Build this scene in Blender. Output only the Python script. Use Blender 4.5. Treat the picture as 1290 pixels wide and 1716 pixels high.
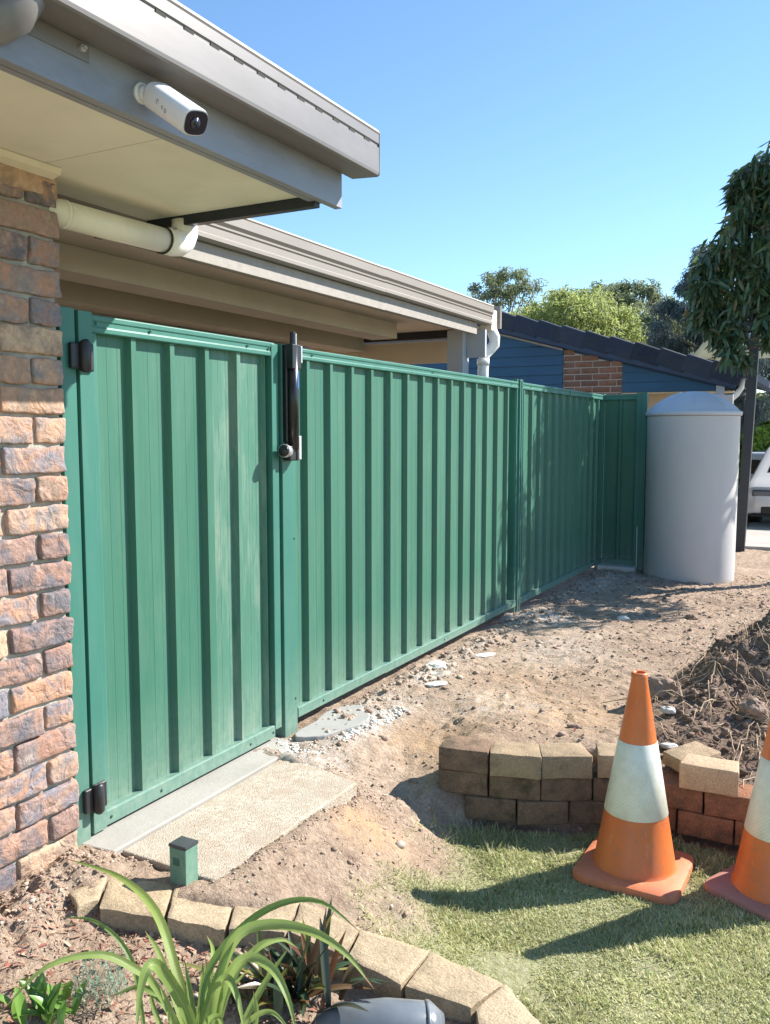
import bpy, bmesh, math, random
import numpy as np
from mathutils import Vector, Matrix, noise
R = math.radians
random.seed(7); rng = np.random.default_rng(7)
scene = bpy.context.scene
for o in list(bpy.data.objects): bpy.data.objects.remove(o)
C = scene.collection

# ------------------------------------------------------------ camera, sky, sun, exposure
cam_d = bpy.data.cameras.new('camera'); cam = bpy.data.objects.new('camera', cam_d); C.objects.link(cam)
cam_d.sensor_fit = 'VERTICAL'; cam_d.sensor_height = 24.0; cam_d.lens = 24.0*1451/1716
cam_d.clip_start = .05; cam_d.clip_end = 2000
cam.location = (2.337, 0, 1.403); cam.rotation_euler = (R(90)-.0907, 0, .4915)
scene.camera = cam
SUN_EL, SUN_AZ = R(37.5), R(41.5)          # azimuth measured from +Y towards +X
w = bpy.data.worlds.new('World'); scene.world = w; w.use_nodes = True
nt = w.node_tree; nt.nodes.clear()
sky = nt.nodes.new('ShaderNodeTexSky'); sky.sky_type = 'NISHITA'; sky.sun_disc = False
sky.sun_elevation = SUN_EL; sky.sun_rotation = SUN_AZ; sky.air_density = 1.0; sky.dust_density = .0; sky.ozone_density = 2.8
bg = nt.nodes.new('ShaderNodeBackground'); bg.inputs[1].default_value = .105
ow = nt.nodes.new('ShaderNodeOutputWorld'); tint = nt.nodes.new('ShaderNodeMix'); tint.data_type = 'RGBA'; tint.blend_type = 'MULTIPLY'; tint.inputs[0].default_value = 1; tint.inputs[7].default_value = (.84, .965, 1.03, 1)
nt.links.new(sky.outputs[0], tint.inputs[6]); nt.links.new(tint.outputs[2], bg.inputs[0]); nt.links.new(bg.outputs[0], ow.inputs[0])
sd = bpy.data.lights.new('sun', 'SUN'); sd.energy = 5.0; sd.angle = R(.5); sd.color = (1, .94, .86)
sun = bpy.data.objects.new('sun', sd); C.objects.link(sun)
sdir = Vector((math.sin(SUN_AZ)*math.cos(SUN_EL), math.cos(SUN_AZ)*math.cos(SUN_EL), math.sin(SUN_EL)))
sun.rotation_euler = sdir.to_track_quat('Z', 'Y').to_euler(); sun.location = (8, 8, 12)
scene.view_settings.view_transform = 'Standard'; scene.view_settings.look = 'None'
scene.view_settings.exposure = 1.16; scene.view_settings.gamma = 1; scene.view_settings.use_curve_mapping = False

# ------------------------------------------------------------ materials
def nn(nt, t, **k):
    n = nt.nodes.new(t)
    for a, b in k.items(): setattr(n, a, b)
    return n
def base_mat(name, rough=.8, metal=0., spec=.5):
    m = bpy.data.materials.new(name); m.use_nodes = True
    b = m.node_tree.nodes['Principled BSDF']
    b.inputs['Roughness'].default_value = rough; b.inputs['Metallic'].default_value = metal
    b.inputs['Specular IOR Level'].default_value = spec
    return m, m.node_tree, b
def coords(t, scale=(1,1,1), space='Object'):
    tc = nn(t, 'ShaderNodeTexCoord'); mp = nn(t, 'ShaderNodeMapping'); mp.inputs['Scale'].default_value = scale
    t.links.new(tc.outputs[space], mp.inputs[0]); return mp.outputs[0]
def wcoords(t, scale=(1,1,1)):
    g = nn(t, 'ShaderNodeNewGeometry'); mp = nn(t, 'ShaderNodeMapping'); mp.inputs['Scale'].default_value = scale
    t.links.new(g.outputs['Position'], mp.inputs[0]); return mp.outputs[0]
def noise_t(t, vec, scale, detail=5, rough=.6, dist=0):
    n = nn(t, 'ShaderNodeTexNoise'); n.inputs['Scale'].default_value = scale; n.inputs['Detail'].default_value = detail
    n.inputs['Roughness'].default_value = rough; n.inputs['Distortion'].default_value = dist
    t.links.new(vec, n.inputs['Vector']); return n.outputs[0]
def ramp(t, fac, stops, interp='LINEAR'):
    r = nn(t, 'ShaderNodeValToRGB'); r.color_ramp.interpolation = interp; e = r.color_ramp.elements
    while len(e) < len(stops): e.new(.5)
    for i, (p, c) in enumerate(stops):
        e[i].position = p; e[i].color = (*c, 1) if len(c) == 3 else c
    t.links.new(fac, r.inputs[0]); return r.outputs[0]
def mix(t, fac, a, b, mode='MIX'):
    m = nn(t, 'ShaderNodeMix', data_type='RGBA', blend_type=mode)
    for s, v in ((0, fac), (6, a), (7, b)):
        if hasattr(v, 'links'): t.links.new(v, m.inputs[s])
        elif s == 0: m.inputs[s].default_value = v
        else: m.inputs[s].default_value = (*v, 1)
    return m.outputs[2]
def fmath(t, op, a, b=0.):
    m = nn(t, 'ShaderNodeMath', operation=op)
    for s, v in ((0, a), (1, b)):
        if hasattr(v, 'links'): t.links.new(v, m.inputs[s])
        else: m.inputs[s].default_value = v
    return m.outputs[0]
def bump(t, b, h, strength=.4, dist=.01):
    n = nn(t, 'ShaderNodeBump'); n.inputs['Strength'].default_value = strength; n.inputs['Distance'].default_value = dist
    t.links.new(h, n.inputs['Height']); t.links.new(n.outputs[0], b.inputs['Normal']); return n
def simple(name, col, rough=.6, metal=0., var=.12, scale=12, bmp=.1, bscale=80, bdist=.002, spec=.5, stretch=(1,1,1), dirt=None, dirt_amt=.5):
    m, t, b = base_mat(name, rough, metal, spec)
    v = wcoords(t, stretch)
    f = noise_t(t, v, scale)
    c = ramp(t, f, [(.3, tuple(x*(1-var) for x in col)), (.7, tuple(min(1, x*(1+var)) for x in col))])
    if dirt:
        f2 = noise_t(t, v, scale*.35, 8, .7)
        fr = ramp(t, f2, [(.5, (0,0,0)), (.72, (dirt_amt,)*3)])
        c = mix(t, fr, c, dirt)
    t.links.new(c, b.inputs['Base Color'])
    bump(t, b, noise_t(t, v, bscale, 4), bmp, bdist)
    return m

M = {}
# painted green steel: long faint vertical streaks of dust, micro grooves
def green_steel(name, col, dusty=0., grooves=True, rough=.42):
    m, t, b = base_mat(name, rough, 0, .3)
    v = wcoords(t, (1,1,.12))
    f = noise_t(t, v, 9, 6)
    c = ramp(t, f, [(.3, tuple(x*.93 for x in col)), (.7, tuple(x*1.07 for x in col))])
    fd = noise_t(t, wcoords(t, (1,1,.18)), 14, 8, .7)
    fd2 = noise_t(t, wcoords(t), 3, 4)
    k = fmath(t, 'MULTIPLY', ramp(t, fd, [(.48, (0,0,0)), (.75, (1,1,1))]), fmath(t, 'MULTIPLY', fd2, .12+dusty))
    # splashed dust near the ground
    sp = nn(t, 'ShaderNodeSeparateXYZ'); t.links.new(wcoords(t), sp.inputs[0])
    low = ramp(t, sp.outputs[2], [(0., (.55,.55,.55)), (.12, (.22,.22,.22)), (.40, (0,0,0))])
    low = mix(t, 1., low, noise_t(t, wcoords(t), 30, 6), 'MULTIPLY')
    k = fmath(t, 'ADD', k, low)
    c = mix(t, k, c, (.42,.45,.36))
    t.links.new(c, b.inputs['Base Color'])
    rr = fmath(t, 'ADD', fmath(t, 'MULTIPLY', f, .25), rough-.12); t.links.new(rr, b.inputs['Roughness'])
    if grooves:
        wv = nn(t, 'ShaderNodeTexWave', wave_type='BANDS', bands_direction='Y', wave_profile='SIN')
        wv.inputs['Scale'].default_value = 14.; wv.inputs['Distortion'].default_value = 0
        t.links.new(wcoords(t, (0,1,0)), wv.inputs['Vector'])
        pw = fmath(t, 'POWER', wv.outputs[1], 6.)
        h = fmath(t, 'ADD', pw, fmath(t, 'MULTIPLY', noise_t(t, wcoords(t, (1,1,.3)), 5, 3), 1.2))
        bump(t, b, h, .10, .002)
    else:
        bump(t, b, noise_t(t, wcoords(t, (1,1,.3)), 8, 4), .15, .002)
    return m
GREEN = (.075,.275,.195)
M['green_sheet'] = green_steel('green_sheet', (.050,.155,.108))
M['green_sheet_dusty'] = green_steel('green_sheet_dusty', (.070,.182,.132), .6)
M['green_frame'] = green_steel('green_frame', (.047,.168,.130), 0, False, .4)
M['green_stub'] = green_steel('green_stub', (.05,.20,.14), 0, False, .45)
M['screw'] = simple('screw', (.05,.14,.11), .35, .3, .1)
M['black_plastic'] = simple('black_plastic', (.012,.012,.014), .3, 0, .2, bmp=.05)
M['hinge_black'] = simple('hinge_black', (.018,.018,.02), .45, 0, .2, bmp=.15)
M['silver'] = simple('silver', (.55,.54,.55), .35, .6, .08)
M['blue_label'] = simple('blue_label', (.03,.12,.4), .4)
M['gutter_paint'] = simple('gutter_paint', (.185,.172,.168), .38, 0, .10, 4, .08, 40, stretch=(1,.25,1), dirt=(.11,.10,.09), dirt_amt=.85)
M['fascia_paint'] = simple('fascia_paint', (.24,.25,.285), .5, 0, .10, 7, .15, 60, stretch=(1,.3,1), dirt=(.12,.12,.125), dirt_amt=.8)
M['soffit'] = simple('soffit', (.76,.74,.61), .75, 0, .05, 2.5, .08, 30, dirt=(.42,.38,.29), dirt_amt=.35)
M['cornice'] = simple('cornice', (.68,.63,.48), .7, 0, .05, 6)
M['pvc'] = simple('pvc', (.74,.71,.60), .42, 0, .05, 8, .05, 40, dirt=(.42,.43,.30), dirt_amt=.45)
M['pvc_white'] = simple('pvc_white', (.80,.79,.76), .35, 0, .04, 8, .05)
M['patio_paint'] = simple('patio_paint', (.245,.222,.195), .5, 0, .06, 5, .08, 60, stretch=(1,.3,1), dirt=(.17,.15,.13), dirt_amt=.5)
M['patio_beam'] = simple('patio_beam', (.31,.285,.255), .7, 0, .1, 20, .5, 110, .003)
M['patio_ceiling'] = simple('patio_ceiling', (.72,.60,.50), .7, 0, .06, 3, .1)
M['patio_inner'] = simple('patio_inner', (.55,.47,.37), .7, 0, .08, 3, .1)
M['tan_paint'] = simple('tan_paint', (.68,.55,.40), .7, 0, .06, 3, .1)
M['cream_wall'] = simple('cream_wall', (.62,.50,.33), .8, 0, .05, 3, .1)
M['grey_wall'] = simple('grey_wall', (.42,.44,.48), .7, 0, .05, 3, .1)
M['camera_white'] = simple('camera_white', (.72,.73,.74), .35, 0, .03, 8, .02)
M['lens_glass'] = simple('lens_glass', (.01,.011,.02), .08, 0, .1, bmp=0)
M['lens_ring'] = simple('lens_ring', (.06,.06,.09), .2, .5)
M['print_grey'] = simple('print_grey', (.22,.22,.25), .5)
M['blue_board'] = simple('blue_board', (.020,.082,.155), .6, 0, .10, 5, .2, 60, stretch=(.3,1,1), dirt=(.016,.055,.12), dirt_amt=.6)
M['blue_trim'] = simple('blue_trim', (.02,.04,.085), .6, 0, .1)
M['pale_trim'] = simple('pale_trim', (.30,.27,.24), .6, 0, .1)
M['tank'] = simple('tank', (.53,.515,.50), .5, 0, .04, 3, .12, 25, .003, stretch=(1,1,.3), dirt=(.38,.36,.34), dirt_amt=.6)
M['tank_lid'] = simple('tank_lid', (.54,.55,.57), .5, 0, .04, 3, .08, 25)
M['post_dark'] = simple('post_dark', (.018,.024,.032), .4, 0, .15)
M['bark'] = simple('bark', (.12,.095,.07), .9, 0, .35, 14, .8, 60, .01)
M['pale_bark'] = simple('pale_bark', (.34,.29,.24), .85, 0, .3, 8, .5, 40, .01)
M['car_white'] = simple('car_white', (.62,.64,.67), .22, .1, .02, bmp=0)
M['car_glass'] = simple('car_glass', (.015,.02,.025), .05, 0, .1, bmp=0)
M['car_black'] = simple('car_black', (.015,.015,.016), .5, 0, .2)
M['tyre'] = simple('tyre', (.02,.02,.02), .8, 0, .2)
M['lamp_lens'] = simple('lamp_lens', (.10,.11,.13), .15, .4)
M['root'] = simple('root', (.42,.31,.21), .85, 0, .3, 40, .6, 200, .002)
M['stub_cap'] = simple('stub_cap', (.045,.05,.055), .25, .1, .1)
M['tub_grey'] = simple('tub_grey', (.13,.15,.17), .25, .0, .15, 10, .05, dirt=(.40,.42,.44), dirt_amt=.6)
M['white_lump'] = simple('white_lump', (.68,.66,.62), .9, 0, .12, 30, .8, 120, .004)
M['clod'] = simple('clod', (.30,.21,.155), .95, 0, .3, 20, .9, 90, .006)
M['mortar'] = simple('mortar', (.40,.37,.31), .95, 0, .1, 30, .9, 160, .005)
M['dark_gap'] = simple('dark_gap', (.03,.03,.03), .9)

# mottled clinker bricks: hue per brick and burnt patches across each
def brick_mat():
    m, t, b = base_mat('clinker_brick', .82, 0, .3)
    oi = nn(t, 'ShaderNodeObjectInfo')
    v = wcoords(t)
    warp = nn(t, 'ShaderNodeVectorMath', operation='ADD')
    sc = nn(t, 'ShaderNodeCombineXYZ')
    for i in range(3): t.links.new(fmath(t, 'MULTIPLY', oi.outputs['Random'], 7.+i*5), sc.inputs[i])
    t.links.new(v, warp.inputs[0]); t.links.new(sc.outputs[0], warp.inputs[1]); v2 = warp.outputs[0]
    a = ramp(t, oi.outputs['Random'], [(0., (.52,.34,.23)), (.2, (.38,.21,.145)), (.38, (.30,.20,.17)), (.55, (.50,.28,.17)), (.7, (.24,.19,.19)), (.85, (.46,.26,.17)), (1., (.56,.41,.28))], 'LINEAR')
    burn = ramp(t, oi.outputs['Random'], [(0., (.24,.22,.22)), (.25, (.13,.13,.15)), (.5, (.20,.20,.23)), (.75, (.30,.22,.17)), (1., (.13,.13,.15))], 'CONSTANT')
    f = noise_t(t, v2, 9, 6, .62, 1.2)
    k = ramp(t, f, [(.43, (0,0,0)), (.60, (.92,.92,.92))])
    c = mix(t, k, a, burn)
    f2 = noise_t(t, v2, 22, 7, .7, .6)
    c = mix(t, ramp(t, f2, [(.55, (0,0,0)), (.72, (.55,.55,.55))]), c, (.58,.44,.33))
    f3 = noise_t(t, v2, 60, 6, .7)
    c = mix(t, 1., c, ramp(t, f3, [(.25, (.72,.72,.72)), (.7, (1.18,1.18,1.18))]), 'MULTIPLY')
    t.links.new(c, b.inputs['Base Color'])
    h = fmath(t, 'ADD', fmath(t, 'MULTIPLY', noise_t(t, v2, 16, 4, .5, 1.5), 3.), noise_t(t, v2, 90, 8, .7))
    bump(t, b, h, .85, .006)
    return m
M['brick'] = brick_mat()
def block_mat(name, cols, dark=.5, moss=0., bs=.9):
    m, t, b = base_mat(name, .92, 0, .2)
    oi = nn(t, 'ShaderNodeObjectInfo'); v = wcoords(t)
    a = ramp(t, oi.outputs['Random'], [(i/(len(cols)-1), c) for i, c in enumerate(cols)])
    f = noise_t(t, v, 6, 8, .7)
    c = mix(t, ramp(t, f, [(.45, (0,0,0)), (.68, (dark,)*3)]), a, (.10,.085,.065))
    f3 = noise_t(t, v, 140, 6, .75)
    c = mix(t, 1., c, ramp(t, f3, [(.3, (.62,.62,.62)), (.65, (1.2,1.2,1.2))]), 'MULTIPLY')
    if moss:
        g = nn(t, 'ShaderNodeNewGeometry'); s = nn(t, 'ShaderNodeSeparateXYZ'); t.links.new(g.outputs['Position'], s.inputs[0])
        c = mix(t, ramp(t, noise_t(t, v, 11, 6, .7), [(.50, (0,0,0)), (.7, (moss,)*3)]), c, (.055,.055,.035))
    t.links.new(c, b.inputs['Base Color'])
    bump(t, b, fmath(t, 'ADD', noise_t(t, v, 120, 8, .75), fmath(t, 'MULTIPLY', noise_t(t, v, 28, 5, .7), 1.2)), bs, .009)
    return m
M['edging'] = block_mat('edging_block', [(.50,.39,.25),(.46,.36,.24),(.53,.42,.28)], .45, .25, .7)
M['wall_block_old'] = block_mat('weathered_wall_block', [(.27,.185,.12),(.22,.155,.11),(.32,.21,.14)], .85, .8, 1.)
M['wall_block_top'] = block_mat('buff_wall_block', [(.46,.35,.23),(.42,.31,.20),(.48,.36,.24)], .4, .25, .8)
M['wall_block_red'] = block_mat('reddish_wall_block', [(.42,.20,.11),(.36,.17,.10)], .8, .45, 1.)
M['wall_block_new'] = block_mat('clean_buff_block', [(.56,.41,.27),(.54,.39,.26)], .2, 0, .7)
M['far_brick'] = block_mat('far_red_brick', [(.23,.115,.085),(.30,.16,.11),(.19,.11,.09),(.33,.20,.14)], .5, 0, .6)
M['far_mortar'] = simple('far_mortar', (.42,.38,.33), .95, 0, .1)
M['tile'] = block_mat('dark_roof_tile', [(.030,.042,.065),(.045,.058,.085),(.022,.032,.052),(.05,.062,.08)], .3, 0, .4)

def leaf_mat(name, cols, rough=.4, trans=.25, obj=False, spec=.4):
    m, t, b = base_mat(name, rough, 0, spec)
    g = nn(t, 'ShaderNodeNewGeometry')
    oi = nn(t, 'ShaderNodeObjectInfo'); c = ramp(t, oi.outputs['Random'] if obj else g.outputs['Random Per Island'], [(i/(len(cols)-1), c) for i, c in enumerate(cols)])
    f = noise_t(t, wcoords(t), 1.7, 4)
    c = mix(t, 1., c, ramp(t, f, [(.3, (.75,.75,.75)), (.7, (1.25,1.25,1.25))]), 'MULTIPLY')
    t.links.new(c, b.inputs['Base Color'])
    tr = nn(t, 'ShaderNodeBsdfTranslucent'); t.links.new(c, tr.inputs[0])
    ms = nn(t, 'ShaderNodeMixShader'); ms.inputs[0].default_value = trans
    t.links.new(b.outputs[0], ms.inputs[1]); t.links.new(tr.outputs[0], ms.inputs[2])
    t.links.new(ms.outputs[0], t.nodes['Material Output'].inputs[0])
    return m
M['strap_leaf'] = leaf_mat('strap_leaf', [(.24,.35,.09),(.34,.44,.13),(.18,.29,.07)], .42, .4, spec=.45)
def strap_mat():
    m = leaf_mat('strap_leaf', [(.24,.35,.09),(.34,.44,.13),(.18,.29,.07),(.30,.40,.10)], .42, .4, True, .45); t = m.node_tree; b = t.nodes['Principled BSDF']
    src = b.inputs['Base Color'].links[0].from_socket
    ac = nn(t, 'ShaderNodeAttribute', attribute_name='across').outputs['Fac']; al = nn(t, 'ShaderNodeAttribute', attribute_name='along').outputs['Fac']
    st = fmath(t, 'SINE', fmath(t, 'MULTIPLY', ac, 62.)); st2 = fmath(t, 'ADD', fmath(t, 'MULTIPLY', st, .5), .5)
    c = mix(t, 1., src, ramp(t, st2, [(0, (.84,.84,.84)), (1, (1.08,1.08,1.08))]), 'MULTIPLY')
    mid = fmath(t, 'ABSOLUTE', fmath(t, 'SUBTRACT', ac, .5))
    c = mix(t, ramp(t, mid, [(.02, (.5,.5,.5)), (.07, (0,0,0))]), c, (.42,.50,.22))
    tipn = fmath(t, 'ADD', al, fmath(t, 'MULTIPLY', noise_t(t, wcoords(t), 40, 4), .10))
    c = mix(t, ramp(t, tipn, [(.985, (0,0,0)), (1.02, (1,1,1))]), c, (.34,.22,.11))
    c = mix(t, ramp(t, noise_t(t, wcoords(t), 60, 6, .75), [(.60, (0,0,0)), (.72, (.5,.5,.5))]), c, (.40,.42,.20))
    t.links.new(c, b.inputs['Base Color'])
    for n_ in t.nodes:
        if n_.type == 'BSDF_TRANSLUCENT': t.links.new(c, n_.inputs[0])
    bump(t, b, st2, .35, .0015); return m
M['strap_leaf'] = strap_mat()
M['mango_leaf'] = leaf_mat('mango_leaf', [(.050,.105,.055),(.08,.15,.07),(.12,.20,.08),(.06,.11,.065),(.08,.14,.07),(.09,.15,.085),(.22,.16,.07)], .3, .35, spec=.6)
M['gum_leaf'] = leaf_mat('gum_leaf', [(.19,.24,.13),(.25,.30,.15),(.15,.20,.12),(.32,.33,.17)], .5, .5)
M['lime_leaf'] = leaf_mat('lime_leaf', [(.34,.40,.13),(.43,.47,.17),(.28,.34,.11)], .5, .5)
M['oak_leaf'] = leaf_mat('she_oak_leaf', [(.11,.15,.14),(.15,.19,.18),(.08,.11,.105)], .6, .35)
M['hedge_leaf'] = leaf_mat('hedge_leaf', [(.36,.48,.07),(.46,.56,.10),(.24,.36,.06)], .45, .45)
M['grass'] = leaf_mat('grass', [(.38,.42,.16),(.48,.50,.21),(.56,.56,.30),(.29,.35,.12),(.62,.56,.36),(.58,.57,.30)], .5, .35)
M['dry_grass'] = leaf_mat('dry_grass', [(.38,.31,.20),(.30,.24,.15),(.45,.38,.26)], .8, .2)
M['silver_leaf'] = leaf_mat('silver_leaf', [(.20,.30,.22),(.28,.38,.28),(.15,.25,.17)], .7, .2)
M['succulent'] = leaf_mat('succulent', [(.14,.28,.05),(.20,.36,.07),(.10,.20,.04)], .35, .3, True, .6)
M['dark_rosette'] = leaf_mat('dark_rosette', [(.040,.070,.035),(.055,.095,.045),(.26,.10,.05),(.04,.075,.04),(.05,.085,.045),(.30,.27,.06),(.055,.09,.045),(.035,.06,.035),(.14,.07,.05),(.05,.08,.045)], .3, .25, True, .6)
M['mulch'] = leaf_mat('mulch', [(.18,.11,.08),(.32,.21,.14),(.40,.31,.22),(.28,.10,.07),(.14,.10,.08)], .9, 0)

def cone_mat(name, cols, sheen=.4):
    m, t, b = base_mat(name, sheen, 0, .5)
    v = wcoords(t); f = noise_t(t, v, 5, 6)
    c = ramp(t, f, [(.3, cols[0]), (.7, cols[1])])
    f2 = noise_t(t, v, 18, 8, .75)
    c = mix(t, ramp(t, f2, [(.50, (0,0,0)), (.72, (.55,.55,.55))]), c, (.25,.15,.10))
    f4 = noise_t(t, wcoords(t, (1,1,.35)), 30, 5, .7)
    c = mix(t, ramp(t, f4, [(.6, (0,0,0)), (.7, (.25,.25,.25))]), c, (.75,.45,.28))
    t.links.new(c, b.inputs['Base Color']); bump(t, b, f2, .2, .003)
    return m
M['cone_orange'] = cone_mat('cone_orange', [(.58,.13,.030),(.68,.18,.045)])
M['cone_base'] = cone_mat('cone_base', [(.56,.165,.07),(.64,.21,.10)], .65)
M['cone_base_dirty'] = cone_mat('cone_base_dirty', [(.34,.16,.13),(.40,.19,.15)], .75)
def sleeve_mat():
    m, t, b = base_mat('reflective_sleeve', .35, 0, .6)
    tc = nn(t, 'ShaderNodeTexCoord'); s = nn(t, 'ShaderNodeSeparateXYZ'); t.links.new(tc.outputs['Object'], s.inputs[0])
    ang = fmath(t, 'ARCTAN2', s.outputs[1], s.outputs[0])
    u = fmath(t, 'MULTIPLY', ang, 22.); z = fmath(t, 'MULTIPLY', s.outputs[2], 235.)
    l1 = fmath(t, 'ABSOLUTE', fmath(t, 'SINE', fmath(t, 'ADD', u, z))); l2 = fmath(t, 'ABSOLUTE', fmath(t, 'SINE', fmath(t, 'SUBTRACT', u, z)))
    mn = fmath(t, 'MINIMUM', l1, l2)
    c = ramp(t, mn, [(.0, (.60,.62,.55)), (.16, (.74,.75,.64)), (.5, (.78,.79,.69))])
    sp = noise_t(t, tc.outputs['Object'], 55, 5, .7)
    c = mix(t, ramp(t, sp, [(.66, (0,0,0)), (.70, (.8,.8,.8))]), c, (.16,.13,.10))
    c = mix(t, ramp(t, noise_t(t, tc.outputs['Object'], 9, 8, .7), [(.45, (0,0,0)), (.7, (.6,.6,.6))]), c, (.50,.46,.34))
    t.links.new(c, b.inputs['Base Color']); bump(t, b, ramp(t, mn, [(0, (0,0,0)), (.2, (1,1,1))]), .5, .002)
    return m
M['sleeve'] = sleeve_mat()
def concrete(name, col, peb=0., bs=60):
    m, t, b = base_mat(name, .92, 0, .2)
    v = wcoords(t); f = noise_t(t, v, 3, 8, .7)
    c = ramp(t, f, [(.3, tuple(x*.85 for x in col)), (.7, tuple(x*1.1 for x in col))])
    if peb:
        vo = nn(t, 'ShaderNodeTexVoronoi', feature='F1'); vo.inputs['Scale'].default_value = 130; t.links.new(v, vo.inputs['Vector'])
        pc = ramp(t, vo.outputs['Color'], [(0, (.20,.16,.12)), (.3, (.40,.34,.26)), (.7, (.50,.45,.37)), (1, (.64,.60,.52))])
        c = mix(t, ramp(t, noise_t(t, v, 5, 6), [(.35, (peb,)*3), (.65, (peb*.3,)*3)]), c, pc)
        ch = ramp(t, vo.outputs['Distance'], [(0, (1,1,1)), (.5, (0,0,0))])
        c = mix(t, ramp(t, noise_t(t, v, 7, 8, .75), [(.46, (0,0,0)), (.66, (.75,.75,.75))]), c, (.34,.26,.195))
        t.links.new(c, b.inputs['Base Color']); bump(t, b, ch, .7, .003); return m
    t.links.new(c, b.inputs['Base Color']); bump(t, b, noise_t(t, v, bs, 8, .7), .5, .004)
    return m
M['aggregate'] = concrete('exposed_aggregate', (.40,.355,.285), .85)
M['smooth_concrete'] = concrete('smooth_concrete', (.36,.345,.31))
M['fresh_concrete'] = concrete('fresh_concrete', (.33,.33,.31))
M['footing'] = concrete('footing', (.55,.54,.50))
M['driveway'] = concrete('driveway', (.42,.40,.37))
def sail_mat():
    m, t, b = base_mat('shade_sail', .8)
    c = ramp(t, noise_t(t, wcoords(t), 2, 4), [(.3, (.52,.52,.42)), (.7, (.60,.60,.49))]); t.links.new(c, b.inputs['Base Color'])
    tr = nn(t, 'ShaderNodeBsdfTranslucent'); t.links.new(c, tr.inputs[0]); ms = nn(t, 'ShaderNodeMixShader'); ms.inputs[0].default_value = .45
    t.links.new(b.outputs[0], ms.inputs[1]); t.links.new(tr.outputs[0], ms.inputs[2]); t.links.new(ms.outputs[0], t.nodes['Material Output'].inputs[0])
    return m
M['sail'] = sail_mat()
def ground_mat():
    m, t, b = base_mat('ground_soil', .95, 0, .15)
    v = wcoords(t)
    at = nn(t, 'ShaderNodeAttribute', attribute_name='zones'); s = nn(t, 'ShaderNodeSeparateColor'); t.links.new(at.outputs['Color'], s.inputs[0])
    f1 = noise_t(t, v, 1.6, 8, .7); f2 = noise_t(t, v, 14, 8, .75); f3 = noise_t(t, v, 70, 6, .7)
    c = ramp(t, f1, [(.3, (.34,.245,.18)), (.5, (.43,.325,.24)), (.7, (.51,.40,.305))])
    c = mix(t, ramp(t, f2, [(.45, (0,0,0)), (.7, (.7,.7,.7))]), c, (.20,.13,.095))
    c = mix(t, ramp(t, noise_t(t, v, 24, 8, .8), [(.56, (0,0,0)), (.72, (.6,.6,.6))]), c, (.52,.43,.34))
    c = mix(t, 1., c, ramp(t, f3, [(.3, (.68,.68,.68)), (.7, (1.25,1.25,1.25))]), 'MULTIPLY')
    # orange subsoil, pale cement, lawn thatch
    kn = ramp(t, noise_t(t, v, 9, 8, .75), [(.35, (.2,.2,.2)), (.6, (1,1,1))])
    c = mix(t, fmath(t, 'MULTIPLY', s.outputs[2], kn), c, (.56,.37,.21))
    kc = ramp(t, noise_t(t, v, 16, 8, .8), [(.42, (0,0,0)), (.58, (1,1,1))])
    c = mix(t, fmath(t, 'MULTIPLY', s.outputs[1], kc), c, (.62,.60,.55))
    kg = ramp(t, noise_t(t, v, 45, 6, .7), [(.35, (.26,.28,.12)), (.65, (.46,.44,.28))])
    c = mix(t, s.outputs[0], c, kg)
    hp = nn(t, 'ShaderNodeAttribute', attribute_name='heap'); c = mix(t, fmath(t, 'MULTIPLY', hp.outputs['Fac'], ramp(t, f2, [(.3,(.9,.9,.9)),(.7,(.45,.45,.45))])), c, (.15,.10,.075))
    t.links.new(c, b.inputs['Base Color'])
    h = fmath(t, 'ADD', fmath(t, 'MULTIPLY', f2, 2.5), f3); bump(t, b, h, .9, .012)
    return m
M['ground'] = ground_mat()
M['peb_mat'] = leaf_mat('loose_stones', [(.30,.22,.165),(.22,.15,.11),(.40,.31,.24),(.36,.26,.19),(.46,.40,.33),(.28,.19,.14),(.26,.18,.13)], .95, 0)
M['clod_mat'] = leaf_mat('clods', [(.17,.115,.085),(.22,.15,.11),(.13,.09,.07),(.26,.18,.13),(.19,.13,.10)], .95, 0)

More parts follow.
